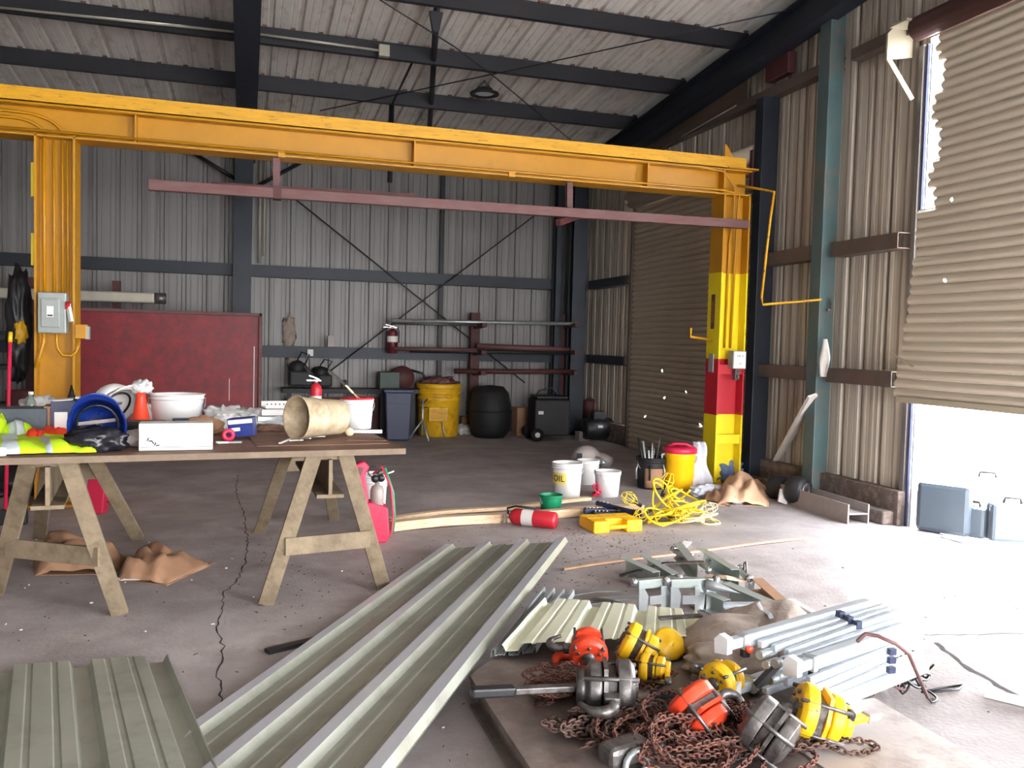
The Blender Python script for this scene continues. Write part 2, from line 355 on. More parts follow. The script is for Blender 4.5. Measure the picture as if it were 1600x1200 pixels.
# girts
def cchan(mb, a, b, h, d, side):  # web inward, flanges back to the wall (side = vector to the wall)
    a = Vector(a); b = Vector(b); s = Vector(side)
    mb.bar(a, b, .006, h)
    for k in (-1, 1): mb.bar(a+s*d/2+Vector((0, 0, k*h/2)), b+s*d/2+Vector((0, 0, k*h/2)), d, .006)
    return mb
for z in (1.265, 2.49):
    for a, b in ((-9, -.2), (-.02, 5.0)):
        cchan(MB(), (a, YB-.2, z), (b, YB-.2, z), .17, .19, (0, 1, 0)).build('girt', m_steel, wb)
for z in (1.265, 2.46):
    for a, b in ((6.12, 7.0), (7.14, 8.15), (11.65, 13.1)):
        cchan(MB(), (XR-.17, a, z), (XR-.17, b, z), .13, .16, (1, 0, 0)).build('girt', m_girtR if a < 9 else m_steel, wr)
for a, b in ((6.9, 2.2), (13.4, 7.12)):
    cchan(MB(), (XR-.12, a, 4.26), (XR-.12, b, 4.26), .1, .12, (1, 0, 0)).build('girt', m_girtR, wr)
# columns on back wall
MB().ibeam((-.08, YB-.32, 0), (-.05, YB-.32, 4.35), .25, .26, up=(0, 1, 0)).build('column', m_steel, wb)
MB().ibeam((5.2, 13.3, 0), (5.2, 13.3, 4.2), .22, .24, up=(0, 1, 0)).build('column', m_steel, wb)
MB().ibeam((4.98, 13.62, 0), (4.98, 13.62, 4.3), .16, .13, up=(0, 1, 0)).build('column', m_steel, wb)
MB().box((3.02, 13.8, 2.2), (.06, .05, 4.2)).build('downpipe', m_purl, wb)
# columns on right wall
MB().box((5.385, 7.2, 2.45), (.17, .17, 4.9)).build('column', m_teal, wr, bevel=.008)
MB().box((5.36, 8.22, 2.1), (.2, .15, 4.2)).build('column', m_steel, wr, bevel=.006)
MB().box((5.44, 8.4, 1.75), (.09, .06, 3.5)).box((5.4, 11.6, 1.75), (.07, .05, 3.5)).build('door_jamb', m_girtR, wr)
# ceiling
ce = struct('ceiling')
v, f = panel(profile(.915), 19.4)
sl = math.atan(.084)
rs = MB().add(v, f).build('roof_panel', m_roof, ce)
# local: x across, bulge up, length running from back to front and rising
Rm = Matrix(((1, 0, 0), (0, sin(sl), -cos(sl)), (0, cos(sl), sin(sl)))).to_euler()
x = 5.25-.915; k = 0
while x > -9.5:
    o = rs if k == 0 else inst(rs, ce)
    o.rotation_euler = Rm; o.location = (x, 14.1, roofz(14.1)+(.003 if k % 2 else 0)); o.scale = (1.025, 1, 1); x -= .915; k += 1
MB().bar((5.39, 14.1, roofz(14.1)+.01), (5.39, -5.2, roofz(-5.2)+.01), .3, .004).build('roof_light_strip', m_skyl, ce)
for y in (13.05, 11.6, 10.16, 8.72, 7.28, 5.84, 4.4, 2.96, 1.5):
    mb = MB(); z0 = purlz(y); h = .2
    mb.box((-1.9, y, z0+h/2), (14.6, .008, h)).box((-1.9, y+.035, z0+h), (14.6, .07, .006)).box((-1.9, y-.035, z0), (14.6, .07, .006))
    mb.build('purlin', m_purl, ce)
    if y in (11.6, 10.16, 8.72): # rib closures / clips on top
        cm = MB()
        for i in range(46): cm.box((5.35-.305*i, y-.01, z0+h+.01), (.05, .03, .035))
        cm.build('purlin_clips', m_rustd, ce, kind='stuff')
for xx, w in ((5.27, .2), (-.02, .25)):
    mb = MB(); a = Vector((xx, 13.75, purlz(13.75)-.17)); b = Vector((xx, -5, purlz(-5)-.17))
    mb.ibeam(a, b, .33, w); mb.build('rafter', m_steel, ce)
def rod(pix, z=5.57, r=.008, par=ce, mat=m_purl, name='brace_rod'):
    pts = []
    for x, y in pix:
        d = ray(x, y); t = (z-1.5)/(d.z+.084*d.y); pts.append(Vector((0, 0, 1.5))+d*t)
    MB().tube(pts, r, 6).build(name, mat, par)
rod([(1267, 9), (1017, 62), (900, 88), (765, 117), (500, 173)]); rod([(594, 0), (710, 73), (770, 118), (822, 161), (894, 221)])
rod([(700, 0), (520, -30)])
for a, b in (((455, 306), (820, 598)), ((835, 337), (500, 592)), ((300, 238), (372, 282)), ((400, 292), (470, 254))):
    MB().tube([at(*a, Y=13.66), at(*b, Y=13.66)], .012 if a[0] > 410 or a[0] == 455 else .03, 6).build('brace_rod', m_purl, wb)
MB().tube([at(407, 240, Y=13.8), at(405, 410, Y=13.8)], .022, 8).tube([at(414, 240, Y=13.8), at(412, 400, Y=13.8)], .014, 8).build('conduit', m_cond, wb)
MB().tube([at(683, 8, Y=8.8), at(671, 205, Y=12.8)], .035, 8).build('strut', m_purl, ce)
MB().prism([(-.07, .2), (.07, .2), (.03, 0), (-.03, 0)], .06, TX(at(681, 35, Y=8.75)+Vector((0, 0, -.1)))).build('strut_gusset', m_purl, ce)
MB().tube([at(612, 165, Y=11.6), at(609, 285, Y=11.6)], .035, 8).tube([at(644, 98, Y=10.2), at(612, 165, Y=11.6)], .015, 6).build('hanging_post', m_purl, ce)
# long tube conduit under second purlin, with end box
for a, b in (((0, 12), (368, 50)), ((400, 53), (594, 79))):
    MB().tube([at(*a, Y=10.04), at(*b, Y=10.04)], .014, 8).build('conduit', m_cond, ce)
p = at(600, 80, Y=10.04); MB().box(p, (.12, .08, .13)).build('conduit_box', m_cond, ce, bevel=.005)
# corner strut lines
MB().tube([at(1034, 232, X=5.4), at(1080, 205, X=5.36), at(1092, 198, X=5.3), at(1150, 165, X=5.36)], .006, 6).build('loose_wire', m_cond, wr)
# motor box & things high on the right wall
p = at(1222, 106, X=5.42); MB().box((5.4, p.y, p.z), (.1, .42, .22)).build('wall_box', m_mard, wr, bevel=.01)
# ============ roller doors =============
def slat_mesh(L, h):
    prof = [(0, 0)]+[(-.016*sin(pi*t/8)-.004, h*(t/8)*.86) for t in range(9)]+[(0, h*.9), (.006, h*.95), (0, h)]
    n = len(prof); return MB().add([(x, 0, z) for x, z in prof]+[(x, -L, z) for x, z in prof], [(i, i+n, i+1+n, i+1) for i in range(n-1)], True)
def pinholes(m, sc, r):
    n = m.node_tree; L = n.links; p = n.nodes['Principled BSDF']; o = n.nodes['Material Output']
    g = n.nodes.new('ShaderNodeNewGeometry'); vo = n.nodes.new('ShaderNodeTexVoronoi'); vo.inputs['Scale'].default_value = sc; L.new(g.outputs['Position'], vo.inputs['Vector'])
    lt = n.nodes.new('ShaderNodeMath'); lt.operation = 'LESS_THAN'; lt.inputs[1].default_value = r; L.new(vo.outputs['Distance'], lt.inputs[0])
    tr = n.nodes.new('ShaderNodeBsdfTransparent'); mx = n.nodes.new('ShaderNodeMixShader'); L.new(lt.outputs[0], mx.inputs[0]); L.new(p.outputs[0], mx.inputs[1]); L.new(tr.outputs[0], mx.inputs[2]); L.new(mx.outputs[0], o.inputs['Surface'])
pinholes(m_slat, 2.6, .045); pinholes(m_slat2, 2.4, .05)
d2 = struct('door_2'); H2 = .0765
s0 = slat_mesh(3.16, H2).build('slat', m_slat2, d2); s0.location = (5.42, 11.58, -.005)
for k in range(1, 46): inst(s0, d2, (5.42, 11.58, H2*k-.005))
MB().box((5.4, 11.6, 1.75), (.02, .03, 3.5)).build('guide_rail', m_cond, d2)
p = at(1000, 328, X=5.3)
MB().box((5.3, 11.6, 3.5), (.14, .04, .22)).build('barrel_bracket', m_cream, d2)
MB().tube([(5.22, 11.5, 3.56), (5.22, 11.56, 3.56)], .03, 8).build('barrel_axle', m_cream, d2)
MB().tube([(5.36, 8.35, 3.62), (5.36, 11.6, 3.62)], .13, 16).build('barrel', m_slat2, d2)
MB().box((5.34, 8.32, 3.45), (.2, .05, .42)).build('barrel_bracket', m_mard, d2)
d1 = struct('door_1'); H1 = .079
rnd = random.Random(3)
n1 = 38; z1 = 1.12
sA = slat_mesh(1, H1).build('slat', m_slat, d1); 
for k in range(n1):
    o = sA if k == 0 else inst(sA, d1)
    z = z1+H1*k; off = 0 if z < 1.5 else 0
    if z < 2.3: y1 = 6.0+.1*((2.3-z)/1.2)**1.3+rnd.uniform(-.015, .015)
    elif z < 2.7: y1 = 5.98+rnd.uniform(-.01, .01)
    else: y1 = 5.83+.05*sin(k*.9)+rnd.uniform(-.02, .02)-.02*(z-2.7)
    xo = 5.40-(.06*((2.0-z)/.9) if z < 2.0 else 0)
    o.location = (xo, y1, z); o.scale = (1.15, y1-2.1, 1)
MB().box((5.33, 4.1, z1-.02), (.035, 3.9, .05)).build('bottom_rail', m_cream, d1)
MB().tube([(5.33, 6.02, 4.2), (5.33, 2.0, 4.2)], .1, 16).build('barrel', m_mard, d1)
MB().prism([(-.14, .0), (.12, .05), (.12, .3), (-.06, .3), (-.14, .22)], .02, TX((5.32, 6.2, 3.98), (0, 0, 0))).build('barrel_bracket', m_cream, d1)
MB().bar((5.2, 6.22, 4.02), (5.42, 6.15, 3.66), .03, .04).bar((5.3, 6.2, 4.26), (5.3, 6.0, 4.26), .2, .02).build('bracket_brace', m_cream, d1)
MB().box((5.47, 6.09, 2.05), (.05, .05, 4.1)).build('guide_rail', m_guide, d1)
MB().box((5.47, 6.04, 2.05), (.02, .02, 4.1)).build('guide_rail', m_navy, d1)
MB().box((5.5, 6.01, 2.05), (.04, .02, 4.1)).build('guide_rail', m_alu, d1)
MB().bar(at(1392, 552, X=5.3), at(1427, 573, X=5.3), .01, .015).build('bent_slat_end', m_cream, d1)
# wall fittings
p = at(485, 551, Y=13.6); MB().box(p+Vector((0, .02, 0)), (.09, .03, .1)).build('switch_plate', m_paper, wb, bevel=.004)
for (x, y, w, h) in ((452, 520, .2, .5), (458, 566, .2, .18), (516, 540, .08, .16)):
    p = at(x, y, Y=13.86); MB().blob((p.x, p.y+.01, p.z), (w, .08, h), .5, 2.5, x, 3).build('torn_insulation', m_canvas, wb)
# ================= LARGE OBJECTS =================
def rootat(name, label, cat, p, rz=0, group=None): return thing(name, label, cat, tuple(p), rz, group)
# ---- yellow crane portal ----
gp = thing('crane_portal_frame', 'yellow steel crane portal of two columns and one long beam across the hall', 'crane frame', (0, 8.23, 0))
def zcol(x0, x1, name, segs):
    mb = MB(); ms = []
    for i, (a, b, mt) in enumerate(segs):
        mb.cur = i; ms.append(mt); c = (a+b)/2; h = b-a
        mb.box((x0+.009, 8.23, c), (.018, .26, h)).box((x1-.009, 8.23, c), (.018, .26, h)).box(((x0+x1)/2, 8.23, c), (x1-x0-.03, .012, h))
    return mb.build(name, ms, gp, world=True)
cr = zcol(4.8, 5.12, 'column', [(.02, .78, m_yelb), (.78, 1.38, m_red), (1.38, 2.3, m_yelb), (2.3, 3.14, m_yel)])
clf = zcol(-1.70, -1.39, 'column', [(.02, 3.14, m_yel)])
for z0, mt in ((.52, m_yelb), (1.27, m_red)): MB().box((4.96, 8.12, z0), (.28, .02, .1)).build('batten_plate', mt, gp, world=True)
for x in (4.96, -1.545): MB().box((x, 8.23, .01), (.42, .36, .02)).build('base_plate', m_yel, gp, world=True)
bm = MB().ibeam((-4.2, 8.23, 3.25), (5.12, 8.23, 3.25), .27, .26, up=(0, 0, 1)); bm.build('beam', m_yel, gp, world=True)
MB().box((.42, 8.09, 3.45), (9.24, .012, .11)).box((.42, 8.37, 3.45), (9.24, .012, .11)).box((.42, 8.23, 3.5), (9.24, .29, .012)).build('cap_channel', m_yeld, gp, world=True)
MB().box((5.0, 8.23, 3.395), (.36, .34, .015)).build('cap_plate', m_yel, gp, world=True)
MB().prism([(-.02, 0), (.18, 0), (.0, .26), (-.02, .26)], .012, TX((4.86, 8.2, 3.4))).build('end_stop', m_yel, gp, world=True)
for x in (212, 648, 1012):
    p = at(x, 220 if x < 700 else 270, Y=8.12); MB().box((p.x, 8.17, 3.25), (.014, .13, .24)).build('stiffener', m_yel, gp, world=True)
MB().box((4.8, 8.17, 3.25), (.014, .13, .24)).build('stiffener', m_yel, gp, world=True)
for x in (440, 800): MB().box((at(x, 240, Y=8.1).x, 8.1, 3.13), (.06, .04, .05)).build('beam_clamp', m_yel, gp, world=True)
# conduits on portal
MB().tube([(-4, 8.11, 3.37), (4.5, 8.11, 3.375), (4.78, 8.1, 3.35), (4.93, 8.12, 3.2), (4.94, 8.13, 3.0), (4.94, 8.2, 2.6), (4.93, 8.2, 1.5)], .011, 6).build('conduit', m_yel, gp, world=True)
MB().tube([(-4, 8.085, 3.155), (4.78, 8.085, 3.155), (4.98, 8.1, 3.13), (5.0, 8.16, 2.9), (5.0, 8.2, 1.5)], .012, 6).build('conduit', m_yel, gp, world=True)
for x, r, xx in ((.3, .02, -1.64), (.0, .016, -1.565), (0, .012, -1.50), (0, .012, -1.46)):
    MB().tube([(xx, 8.17, 3.1), (xx+.003, 8.18, 1.78)], .012 if r < .02 else .014, 6).build('conduit', m_yel, gp, world=True)
for R0, z0 in ((.34, 3.32), (.26, 3.27)):
    MB().tube([(-4, 8.2, z0)]+[( -1.56-.34+R0*sin(a)*1.0+(.06 if R0 > .3 else 0), 8.2, z0-R0*.5*(1-cos(a))) for a in [i*pi/16 for i in range(9)]]+[(-1.56+(R0-.34)+(.06 if R0 > .3 else 0), 8.19, 3.1)], .013, 6).build('conduit', m_yel, gp, world=True)
def pxtube(pix, Y, r, n=6): return MB().tube([at(x, y, Y=(Y[i] if isinstance(Y, (list, tuple)) else Y)) for i, (x, y) in enumerate(pix)], r, n)
pxtube([(68, 515), (68, 535), (62, 555), (56, 575)], 8.08, .016).build('cable', m_yel, gp, world=True)
pxtube([(90, 515), (88, 530), (90, 545), (98, 555), (112, 556), (120, 548), (124, 535)], 8.06, .013).build('cable', m_yel, gp, world=True)
pxtube([(1152, 290), (1180, 294), (1210, 300), (1204, 340), (1197, 400), (1190, 465), (1192, 476), (1240, 472), (1284, 468)], [8.1, 7.9, 7.6, 7.55, 7.5, 7.45, 7.4, 7.3, 7.1], .013).build('conduit', m_yeld, gp, world=True)
pxtube([(1298, 467), (1299, 483), (1292, 485)], 7.05, .012).build('conduit', m_hgrey, gp, world=True)
pxtube([(1080, 512), (1078, 526), (1112, 531)], [7.9, 7.9, 8.1], .014).build('cable_hook', m_yel, gp, world=True)
p = at(83, 489, Y=8.04)
sb = MB().box((p.x, 8.05, p.z), (.215, .12, .34)).build('switch_box', m_box, gp, world=True, bevel=.01)
MB().box((p.x-.01, 7.985, p.z), (.14, .02, .24)).build('switch_door', m_box, sb, world=False, bevel=.006).location = (0, 0, 0)
for o in sb.children:
    o.data.transform(Matrix.Translation((0, -8.23, 0)))
w_ = MB().box((p.x-.01, 7.972-8.23, p.z+.01), (.05, .004, .09)).build('warning_label', m_paper, sb)
MB().box((p.x-.01, 7.969-8.23, p.z-.022), (.04, .003, .012)).build('label_print', m_ink, sb)
MB().bar((p.x+.12, 8.0-8.23, p.z+.08), (p.x+.15, 7.97-8.23, p.z-.07), .025, .03).build('lever', m_paper, sb)
MB().bar((p.x+.11, 8.0-8.23, p.z+.04), (p.x+.125, 7.97-8.23, p.z+.09), .03, .03).build('lever_grip', m_red, sb)
p = at(126, 518, Y=8.08); MB().box((p.x, 8.12, p.z), (.09, .08, .12)).build('outlet_box', m_yel, gp, world=True, bevel=.006); MB().box((p.x+.05, 8.12, p.z-.01), (.03, .07, .11)).build('outlet_cover', m_box, gp, world=True)
for y0, y1 in ((255, 308), (365, 415)):
    a = at(53, y0, Y=8.2); b = at(53, y1, Y=8.2); MB().box((-1.72, 8.2, (a.z+b.z)/2), (.03, .08, a.z-b.z)).build('cable_clip', m_yelb, gp, world=True)
a = at(1142, 562, Y=8.05); cb = MB().box((5.0, 8.06, a.z), (.155, .11, .19)).build('control_box', m_box, gp, world=True, bevel=.006)
MB().box((5.0, 8.002-8.23, a.z), (.14, .006, .175)).build('box_cover', m_wht, cb)
words('ON  II', .028, m_ink, cb, (5.0, 7.997-8.23, a.z+.04)); words('off', .022, m_ink, cb, (5.0, 7.997-8.23, a.z-.04))
MB().box((5.0, 8.07, a.z-.155), (.05, .06, .12)).tube([(5.0, 8.03, a.z-.18), (5.0, 8.02, a.z-.18)], .018, 10).build('plug', m_hgrey, gp, world=True)
a = at(1109, 567, X=4.8); MB().box((4.795, 8.24, a.z), (.01, .1, .2)).build('outlet_cover', m_box, gp, world=True, bevel=.003)
a = at(1112, 487, X=4.79); wp = MB().box((4.796, 8.24, a.z), (.006, .07, .37)).build('warning_plate', m_maroon, gp, world=True)
words('DANGER', .06, m_yel, wp, (4.791, 8.24-8.23, a.z), rot=(pi/2, -pi/2, -pi/2))
# ---- red monorail ----
rr = thing('red_channel_rail', 'long red-primed steel channel hung level below the yellow beam', 'steel rail', (2, 8.0, 2.75))
a = at(232, 289, Y=7.98); b = at(1168, 351, Y=7.98)
MB().bar(a, b, .07, .09).build('channel', m_maroon, rr, world=True, bevel=.005)
MB().bar(at(330, 288, Y=8.05), at(651, 306, Y=8.05), .04, .035).build('upper_bar', m_mard, rr, world=True)
for x, y0, y1 in ((432, 248, 308), (889, 286, 344)):
    MB().ibeam(at(x, y0, Y=8.1), at(x, y1, Y=8.1), .06, .06, .008, .008, up=(0, 1, 0)).build('hanger', m_maroon, rr, world=True)
MB().bar(at(872, 348, Y=7.9), at(912, 334, Y=8.3), .05, .06).build('hanger_foot', m_mard, rr, world=True)
MB().box(at(433, 303, Y=8.0), (.07, .12, .1)).build('hanger_clamp', m_mard, rr, world=True)
# ---- red panel ----
zt = at(409, 490, Y=12.3).z; xr = at(409, 560, Y=12.3).x; xl = at(100, 478, Y=12.3).x-.25
rpn = thing('red_steel_screen', 'large dark red steel panel standing upright behind the cluttered table', 'panel', ((xl+xr)/2, 12.3, 0))
MB().box(((xl+xr)/2, 12.32, zt/2), (xr-xl-.06, .02, zt-.04)).build('sheet', m_redp, rpn, world=True)
MB().box((xr-.02, 12.3, zt/2), (.045, .09, zt)).box((xl, 12.3, zt/2), (.045, .09, zt)).box(((xl+xr)/2, 12.3, zt-.02), (xr-xl, .09, .045)).build('frame', m_maroon, rpn, world=True, bevel=.004)
MB().box((xr-.1, 12.305, zt*.5), (.012, .004, zt*.5)).box((xr-.42, 12.305, zt*.42), (.008, .004, .3)).build('paint_scratch', m_paper, rpn, world=True)
# ---- table ----
tb = thing('work_table', 'long weathered plywood work table top covered with tools and boxes', 'table', (.88, 4.86, 0), rad(5.5))
MB().box((-1.22, .7, .862), (2.44, 1.4, .034)).build('table_top', [m_ply], tb, bevel=.003)
MB().box((-.42, .62, .8815), (.75, .8, .004)).build('top_veneer_patch', m_ply, tb)
MB().box((-1.22, -.0015, .862), (2.44, .004, .033)).build('edge_strip', m_plye, tb)
def trestle(label, px_feet, topx, Yf, Yr, apex_f, apex_r):
    fl_, fr_, rl_, rr_ = [at(x, y, Z=0) for x, y in px_feet]
    c = (fl_+fr_+rl_+rr_)/4; t = thing('saw_horse', label, 'saw horse', (c.x, c.y, 0), 0, 'timber saw horses carrying the table')
    af = Vector((apex_f[0], apex_f[1], .845)); ar = Vector((apex_r[0], apex_r[1], .845))
    dirn = (ar-af).normalized()
    MB().bar(af-dirn*.05+Vector((0, 0, -.13)), ar+dirn*.05+Vector((0, 0, -.13)), .02, .2).bar(af-dirn*.05+Vector((0, 0, -.235)), ar+dirn*.05+Vector((0, 0, -.235)), .15, .02).bar(af+Vector((0, 0, -.02)), ar+Vector((0, 0, -.02)), .15, .03).build('top_beam', m_trw, t, world=True)
    legs = []
    for foot, ap, sx in ((fl_, af, -1), (fr_, af, 1), (rl_, ar, -1), (rr_, ar, 1)):
        f2 = Vector((foot.x, foot.y, .0)); tp = Vector((ap.x+sx*.085, ap.y, .845)); legs.append((tp, f2))
        MB().bar(tp, f2, .085, .038, up=(0, 1, 0)).build('leg', m_trw, t, world=True, bevel=.003)
    for i, k in ((0, .57), (2, .45)):
        p = legs[i][0].lerp(legs[i][1], k+.04); q = legs[i+1][0].lerp(legs[i+1][1], k+.04)
        if i == 2: p = legs[2][0].lerp(legs[2][1], .33); q = legs[3][0].lerp(legs[3][1], .33)
        o = Vector((0, -.03 if i == 0 else .03, 0)); MB().bar(p+o, q+o, .02, .1).build('crosspiece', m_trw, t, world=True, bevel=.003)
    return t
trestle('timber saw horse under the right end of the table', ((415, 945), (600, 920), (405, 832), (522, 812)), 0, 0, 0, (.46, 4.93), (.42, 6.2))
trestle('timber saw horse under the left end of the table', ((-8, 930), (188, 960), (62, 842), (216, 842)), 0, 0, 0, (-.95, 4.83), (-1.08, 6.0))
# ---- loose roofing sheets ----
def sheetprof(inv=False):
    pr = []
    def rib(x, lo, hi):
        pr.extend([(x-.046, lo), (x-.03, hi), (x+.03, hi), (x+.046, lo)])
    pr = [(-.05, 0)]
    for k in range(4):
        x = .305*k; rib(x, 0, .034)
        if k < 3:
            for q in (.105, .2): pr.extend([(x+q-.014, 0), (x+q-.008, .005), (x+q+.008, .005), (x+q+.014, 0)])
    pr.append((.965, 0)); pr = pr
    return [(x/.965, (-z if inv else z)) for x, z in pr]
def bil(c, u, v): return c[0].lerp(c[1], u).lerp(c[3].lerp(c[2], u), v)   # nearL,nearR,farR,farL
def rsheet(corners, prof, nv=24, wav=.0, seed=0):
    n = (corners[1]-corners[0]).cross(corners[3]-corners[0]).normalized(); mb = MB(); vs = []; N = len(prof)
    for j in range(nv+1):
        for (u, h) in prof:
            p = bil(corners, u, j/nv)+n*h; p += n*wav*noise.noise(Vector((u*3+seed, j/nv*4, 0))); vs.append(p)
    mb.add(vs, [(j*N+i, j*N+i+1, (j+1)*N+i+1, (j+1)*N+i) for j in range(nv) for i in range(N-1)])
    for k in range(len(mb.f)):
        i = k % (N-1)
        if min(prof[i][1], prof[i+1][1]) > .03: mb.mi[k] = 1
    return mb
nl = at(310, 1145, Z=.025); flc = at(703, 857, Z=.025); nr = at(620, 1200, Z=.175); fr = at(888, 846, Z=.12)
e = (nl-flc).normalized(); nl2 = flc+e*((nl-flc).length+1.1); e2 = (nr-fr).normalized(); nr2 = fr+e2*((nr-fr).length+.6)
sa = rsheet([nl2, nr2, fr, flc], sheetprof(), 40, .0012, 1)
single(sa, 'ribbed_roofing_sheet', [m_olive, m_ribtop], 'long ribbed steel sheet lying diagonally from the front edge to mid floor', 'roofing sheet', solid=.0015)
fl2 = at(262, 1022, Z=.06); fl1 = at(-60, 1055, Z=.06); q = (at(330, 1200, Z=.06)-fl2); ww = .97
lft = Vector((-ww, .03, 0)); n2 = fl2+q.normalized()*2.2+Vector((0, 0, .09))
sbp = rsheet([n2+lft, n2, fl2, fl2+lft], sheetprof(True), 30, .001, 5)
single(sbp, 'ribbed_roofing_sheet', m_olive, 'ribbed steel sheet lying face down in the bottom left corner', 'roofing sheet', solid=.0015)
# ---- low steel plate on channel legs ----
pl = thing('low_steel_platform', 'low rust-stained steel platform carrying the chain hoists and frame bundle', 'platform', (1.63, 2.2, 0))
pg_ = [(.89, 1.03), (2.38, 1.03), (2.4, 2.85), (2.68, 3.6), (1.22, 3.74), (.89, 3.36)]
MB().add([(x, y, .114) for x, y in pg_]+[(x, y, .13) for x, y in pg_], [(5, 4, 3, 2, 1, 0), (6, 7, 8, 9, 10, 11)]+[(i, (i+1) % 6, (i+1) % 6+6, i+6) for i in range(6)]).build('top_plate', m_steelp, pl, world=True, bevel=.002)
MB().box((2.1, 1.95, .134), (.56, 1.6, .006)).build('lit_area_plate', m_lplate, pl, world=True)  # door light on the right side put in as a paler overlay
for x in (.93, 2.34): MB().ibeam((x, 1.06, .059), (x, 3.34, .059), .11, .08).build('leg_beam', m_steelp, pl, world=True)
# short cut sheets
def cutsheet(px, Zs, label, mat, seed, inv=False, wav=.01):
    c = [at(x, y, Z=z) for (x, y), z in zip(px, Zs)]
    return single(rsheet(c, [(u, h*.9) for u, h in sheetprof(inv)], 6, wav, seed), 'cut_roofing_sheet', mat, label, 'roofing sheet', solid=.0015)
cutsheet([(800, 1006), (1102, 992), (1088, 952), (862, 934)], (.21, .23, .22, .21), 'short cream ribbed sheet offcut between the long diagonal sheet and the canvas', m_creamsheet, 2, True, .006)
cutsheet([(770, 1026), (838, 1020), (898, 930), (850, 925)], (.15, .15, .14, .14), 'grey underside-up sheet offcut tucked beneath the diagonal sheet', m_gal, 3)
# ---- floor I beam ----
ib = MB(); a = at(1217, 782, Z=0); b = at(1325, 819, Z=0); dv = (b-a).normalized(); h = Vector((0, 0, .085))
sd = Vector((-dv.y, dv.x, 0))
ib.bar(a+h+sd*0, b+h+sd*0, .012, .17); ib.bar(a+h+sd*.2, b+h+sd*.2, .012, .17); ib.bar(a+h+sd*.1, b+h+sd*.1, .2, .01)
single(ib, 'steel_i_beam', m_hbeam, 'short length of grey I-beam lying on its side near the teal column', 'steel beam')
# planks
def board(pts, w, t, name, mat, label, cat, n=12, wav=0, lift=None):
    P = [Vector(p) for p in pts]; mb = MB(); vs = []; L = len(P)
    for i, p in enumerate(P):
        d = (P[min(i+1, L-1)]-P[max(i-1, 0)]).normalized(); s_ = d.cross(Vector((0, 0, 1))).normalized(); u = s_.cross(d)
        for a_, b_ in ((-1, -1), (1, -1), (1, 1), (-1, 1)): vs.append(p+s_*a_*w/2+u*b_*t/2)
    fs = [(0, 1, 2, 3), tuple((L-1)*4+k for k in (3, 2, 1, 0))]
    for i in range(L-1):
        for k in range(4): fs.append((i*4+k, i*4+(k+1) % 4, i*4+4+(k+1) % 4, i*4+4+k))
    return single(mb.add(vs, fs), name, mat, label, cat)
a = at(612, 822, Z=.04); b = at(1000, 792, Z=.04)
board([a.lerp(b, k/10)+Vector((0, .03*sin(k*.5), .008*sin(k))) for k in range(11)], .09, .07, 'timber_plank', m_wood, 'long pale timber plank lying across the floor behind the extinguisher', 'plank')
a = at(608, 812, Z=.03); b = at(920, 780, Z=.03)
board([a.lerp(b, k/10)+Vector((0, .05*sin(k*.35), .012*sin(k*.8))) for k in range(11)], .07, .03, 'thin_timber_strip', m_wood, 'warped thin timber strip lying behind the long pale plank', 'plank')
a = at(880, 889, Z=.01); b = at(1262, 839, Z=.012)
board([a.lerp(b, k/10)+Vector((0, .02*sin(k*.4), .004*sin(k))) for k in range(11)], .028, .012, 'thin_timber_lath', m_kraft, 'long thin brown lath lying on the bright floor behind the bracket pile', 'lath')
single(MB().bar((0, 0, 0), Vector(at(1270, 618, Y=7.1))-Vector(at(1196, 752, Z=.02)), .1, .03, up=(0, 1, 0)), 'leaning_white_board', m_whtd, 'white board leaning against the wall girt left of the teal column', 'board', loc=at(1196, 752, Z=.02))
a = at(1292, 756, Z=.1); single(MB().bar((0, 0, 0), at(1324, 680, Y=7.0)-a, .035, .02, up=(0, 1, 0)), 'leaning_stick', m_hbeam, 'thin grey stick leaning right of the teal column', 'stick', loc=a)
a = at(1540, 1082, Z=.02); single(MB().bar((0, 0, 0), at(1640, 1106, Z=.02)-a, .05, .025), 'white_trim_strip', m_wht, 'white trim strip at the right edge of the floor', 'trim strip', loc=a)
a = at(417, 1018, Z=.012); single(MB().bar((0, 0, 0), at(525, 992, Z=.012)-a, .05, .018), 'black_strip', m_blk, 'black strip sticking out from beneath the long diagonal sheet', 'strip', loc=a)
a = at(1235, 938, Z=.04); board([a, a.lerp(at(1300, 975, Z=.05), .5), at(1345, 1003, Z=.05)], .04, .02, 'white_trim_strip', m_wht, 'white trim strip running under the far end of the frame bundle', 'trim strip')
a = at(1295, 962, Z=.02); board([a, at(1342, 968, Z=.02)], .03, .02, 'grey_stick', m_hbeam, 'short grey stick on the floor behind the frame bundle', 'stick')
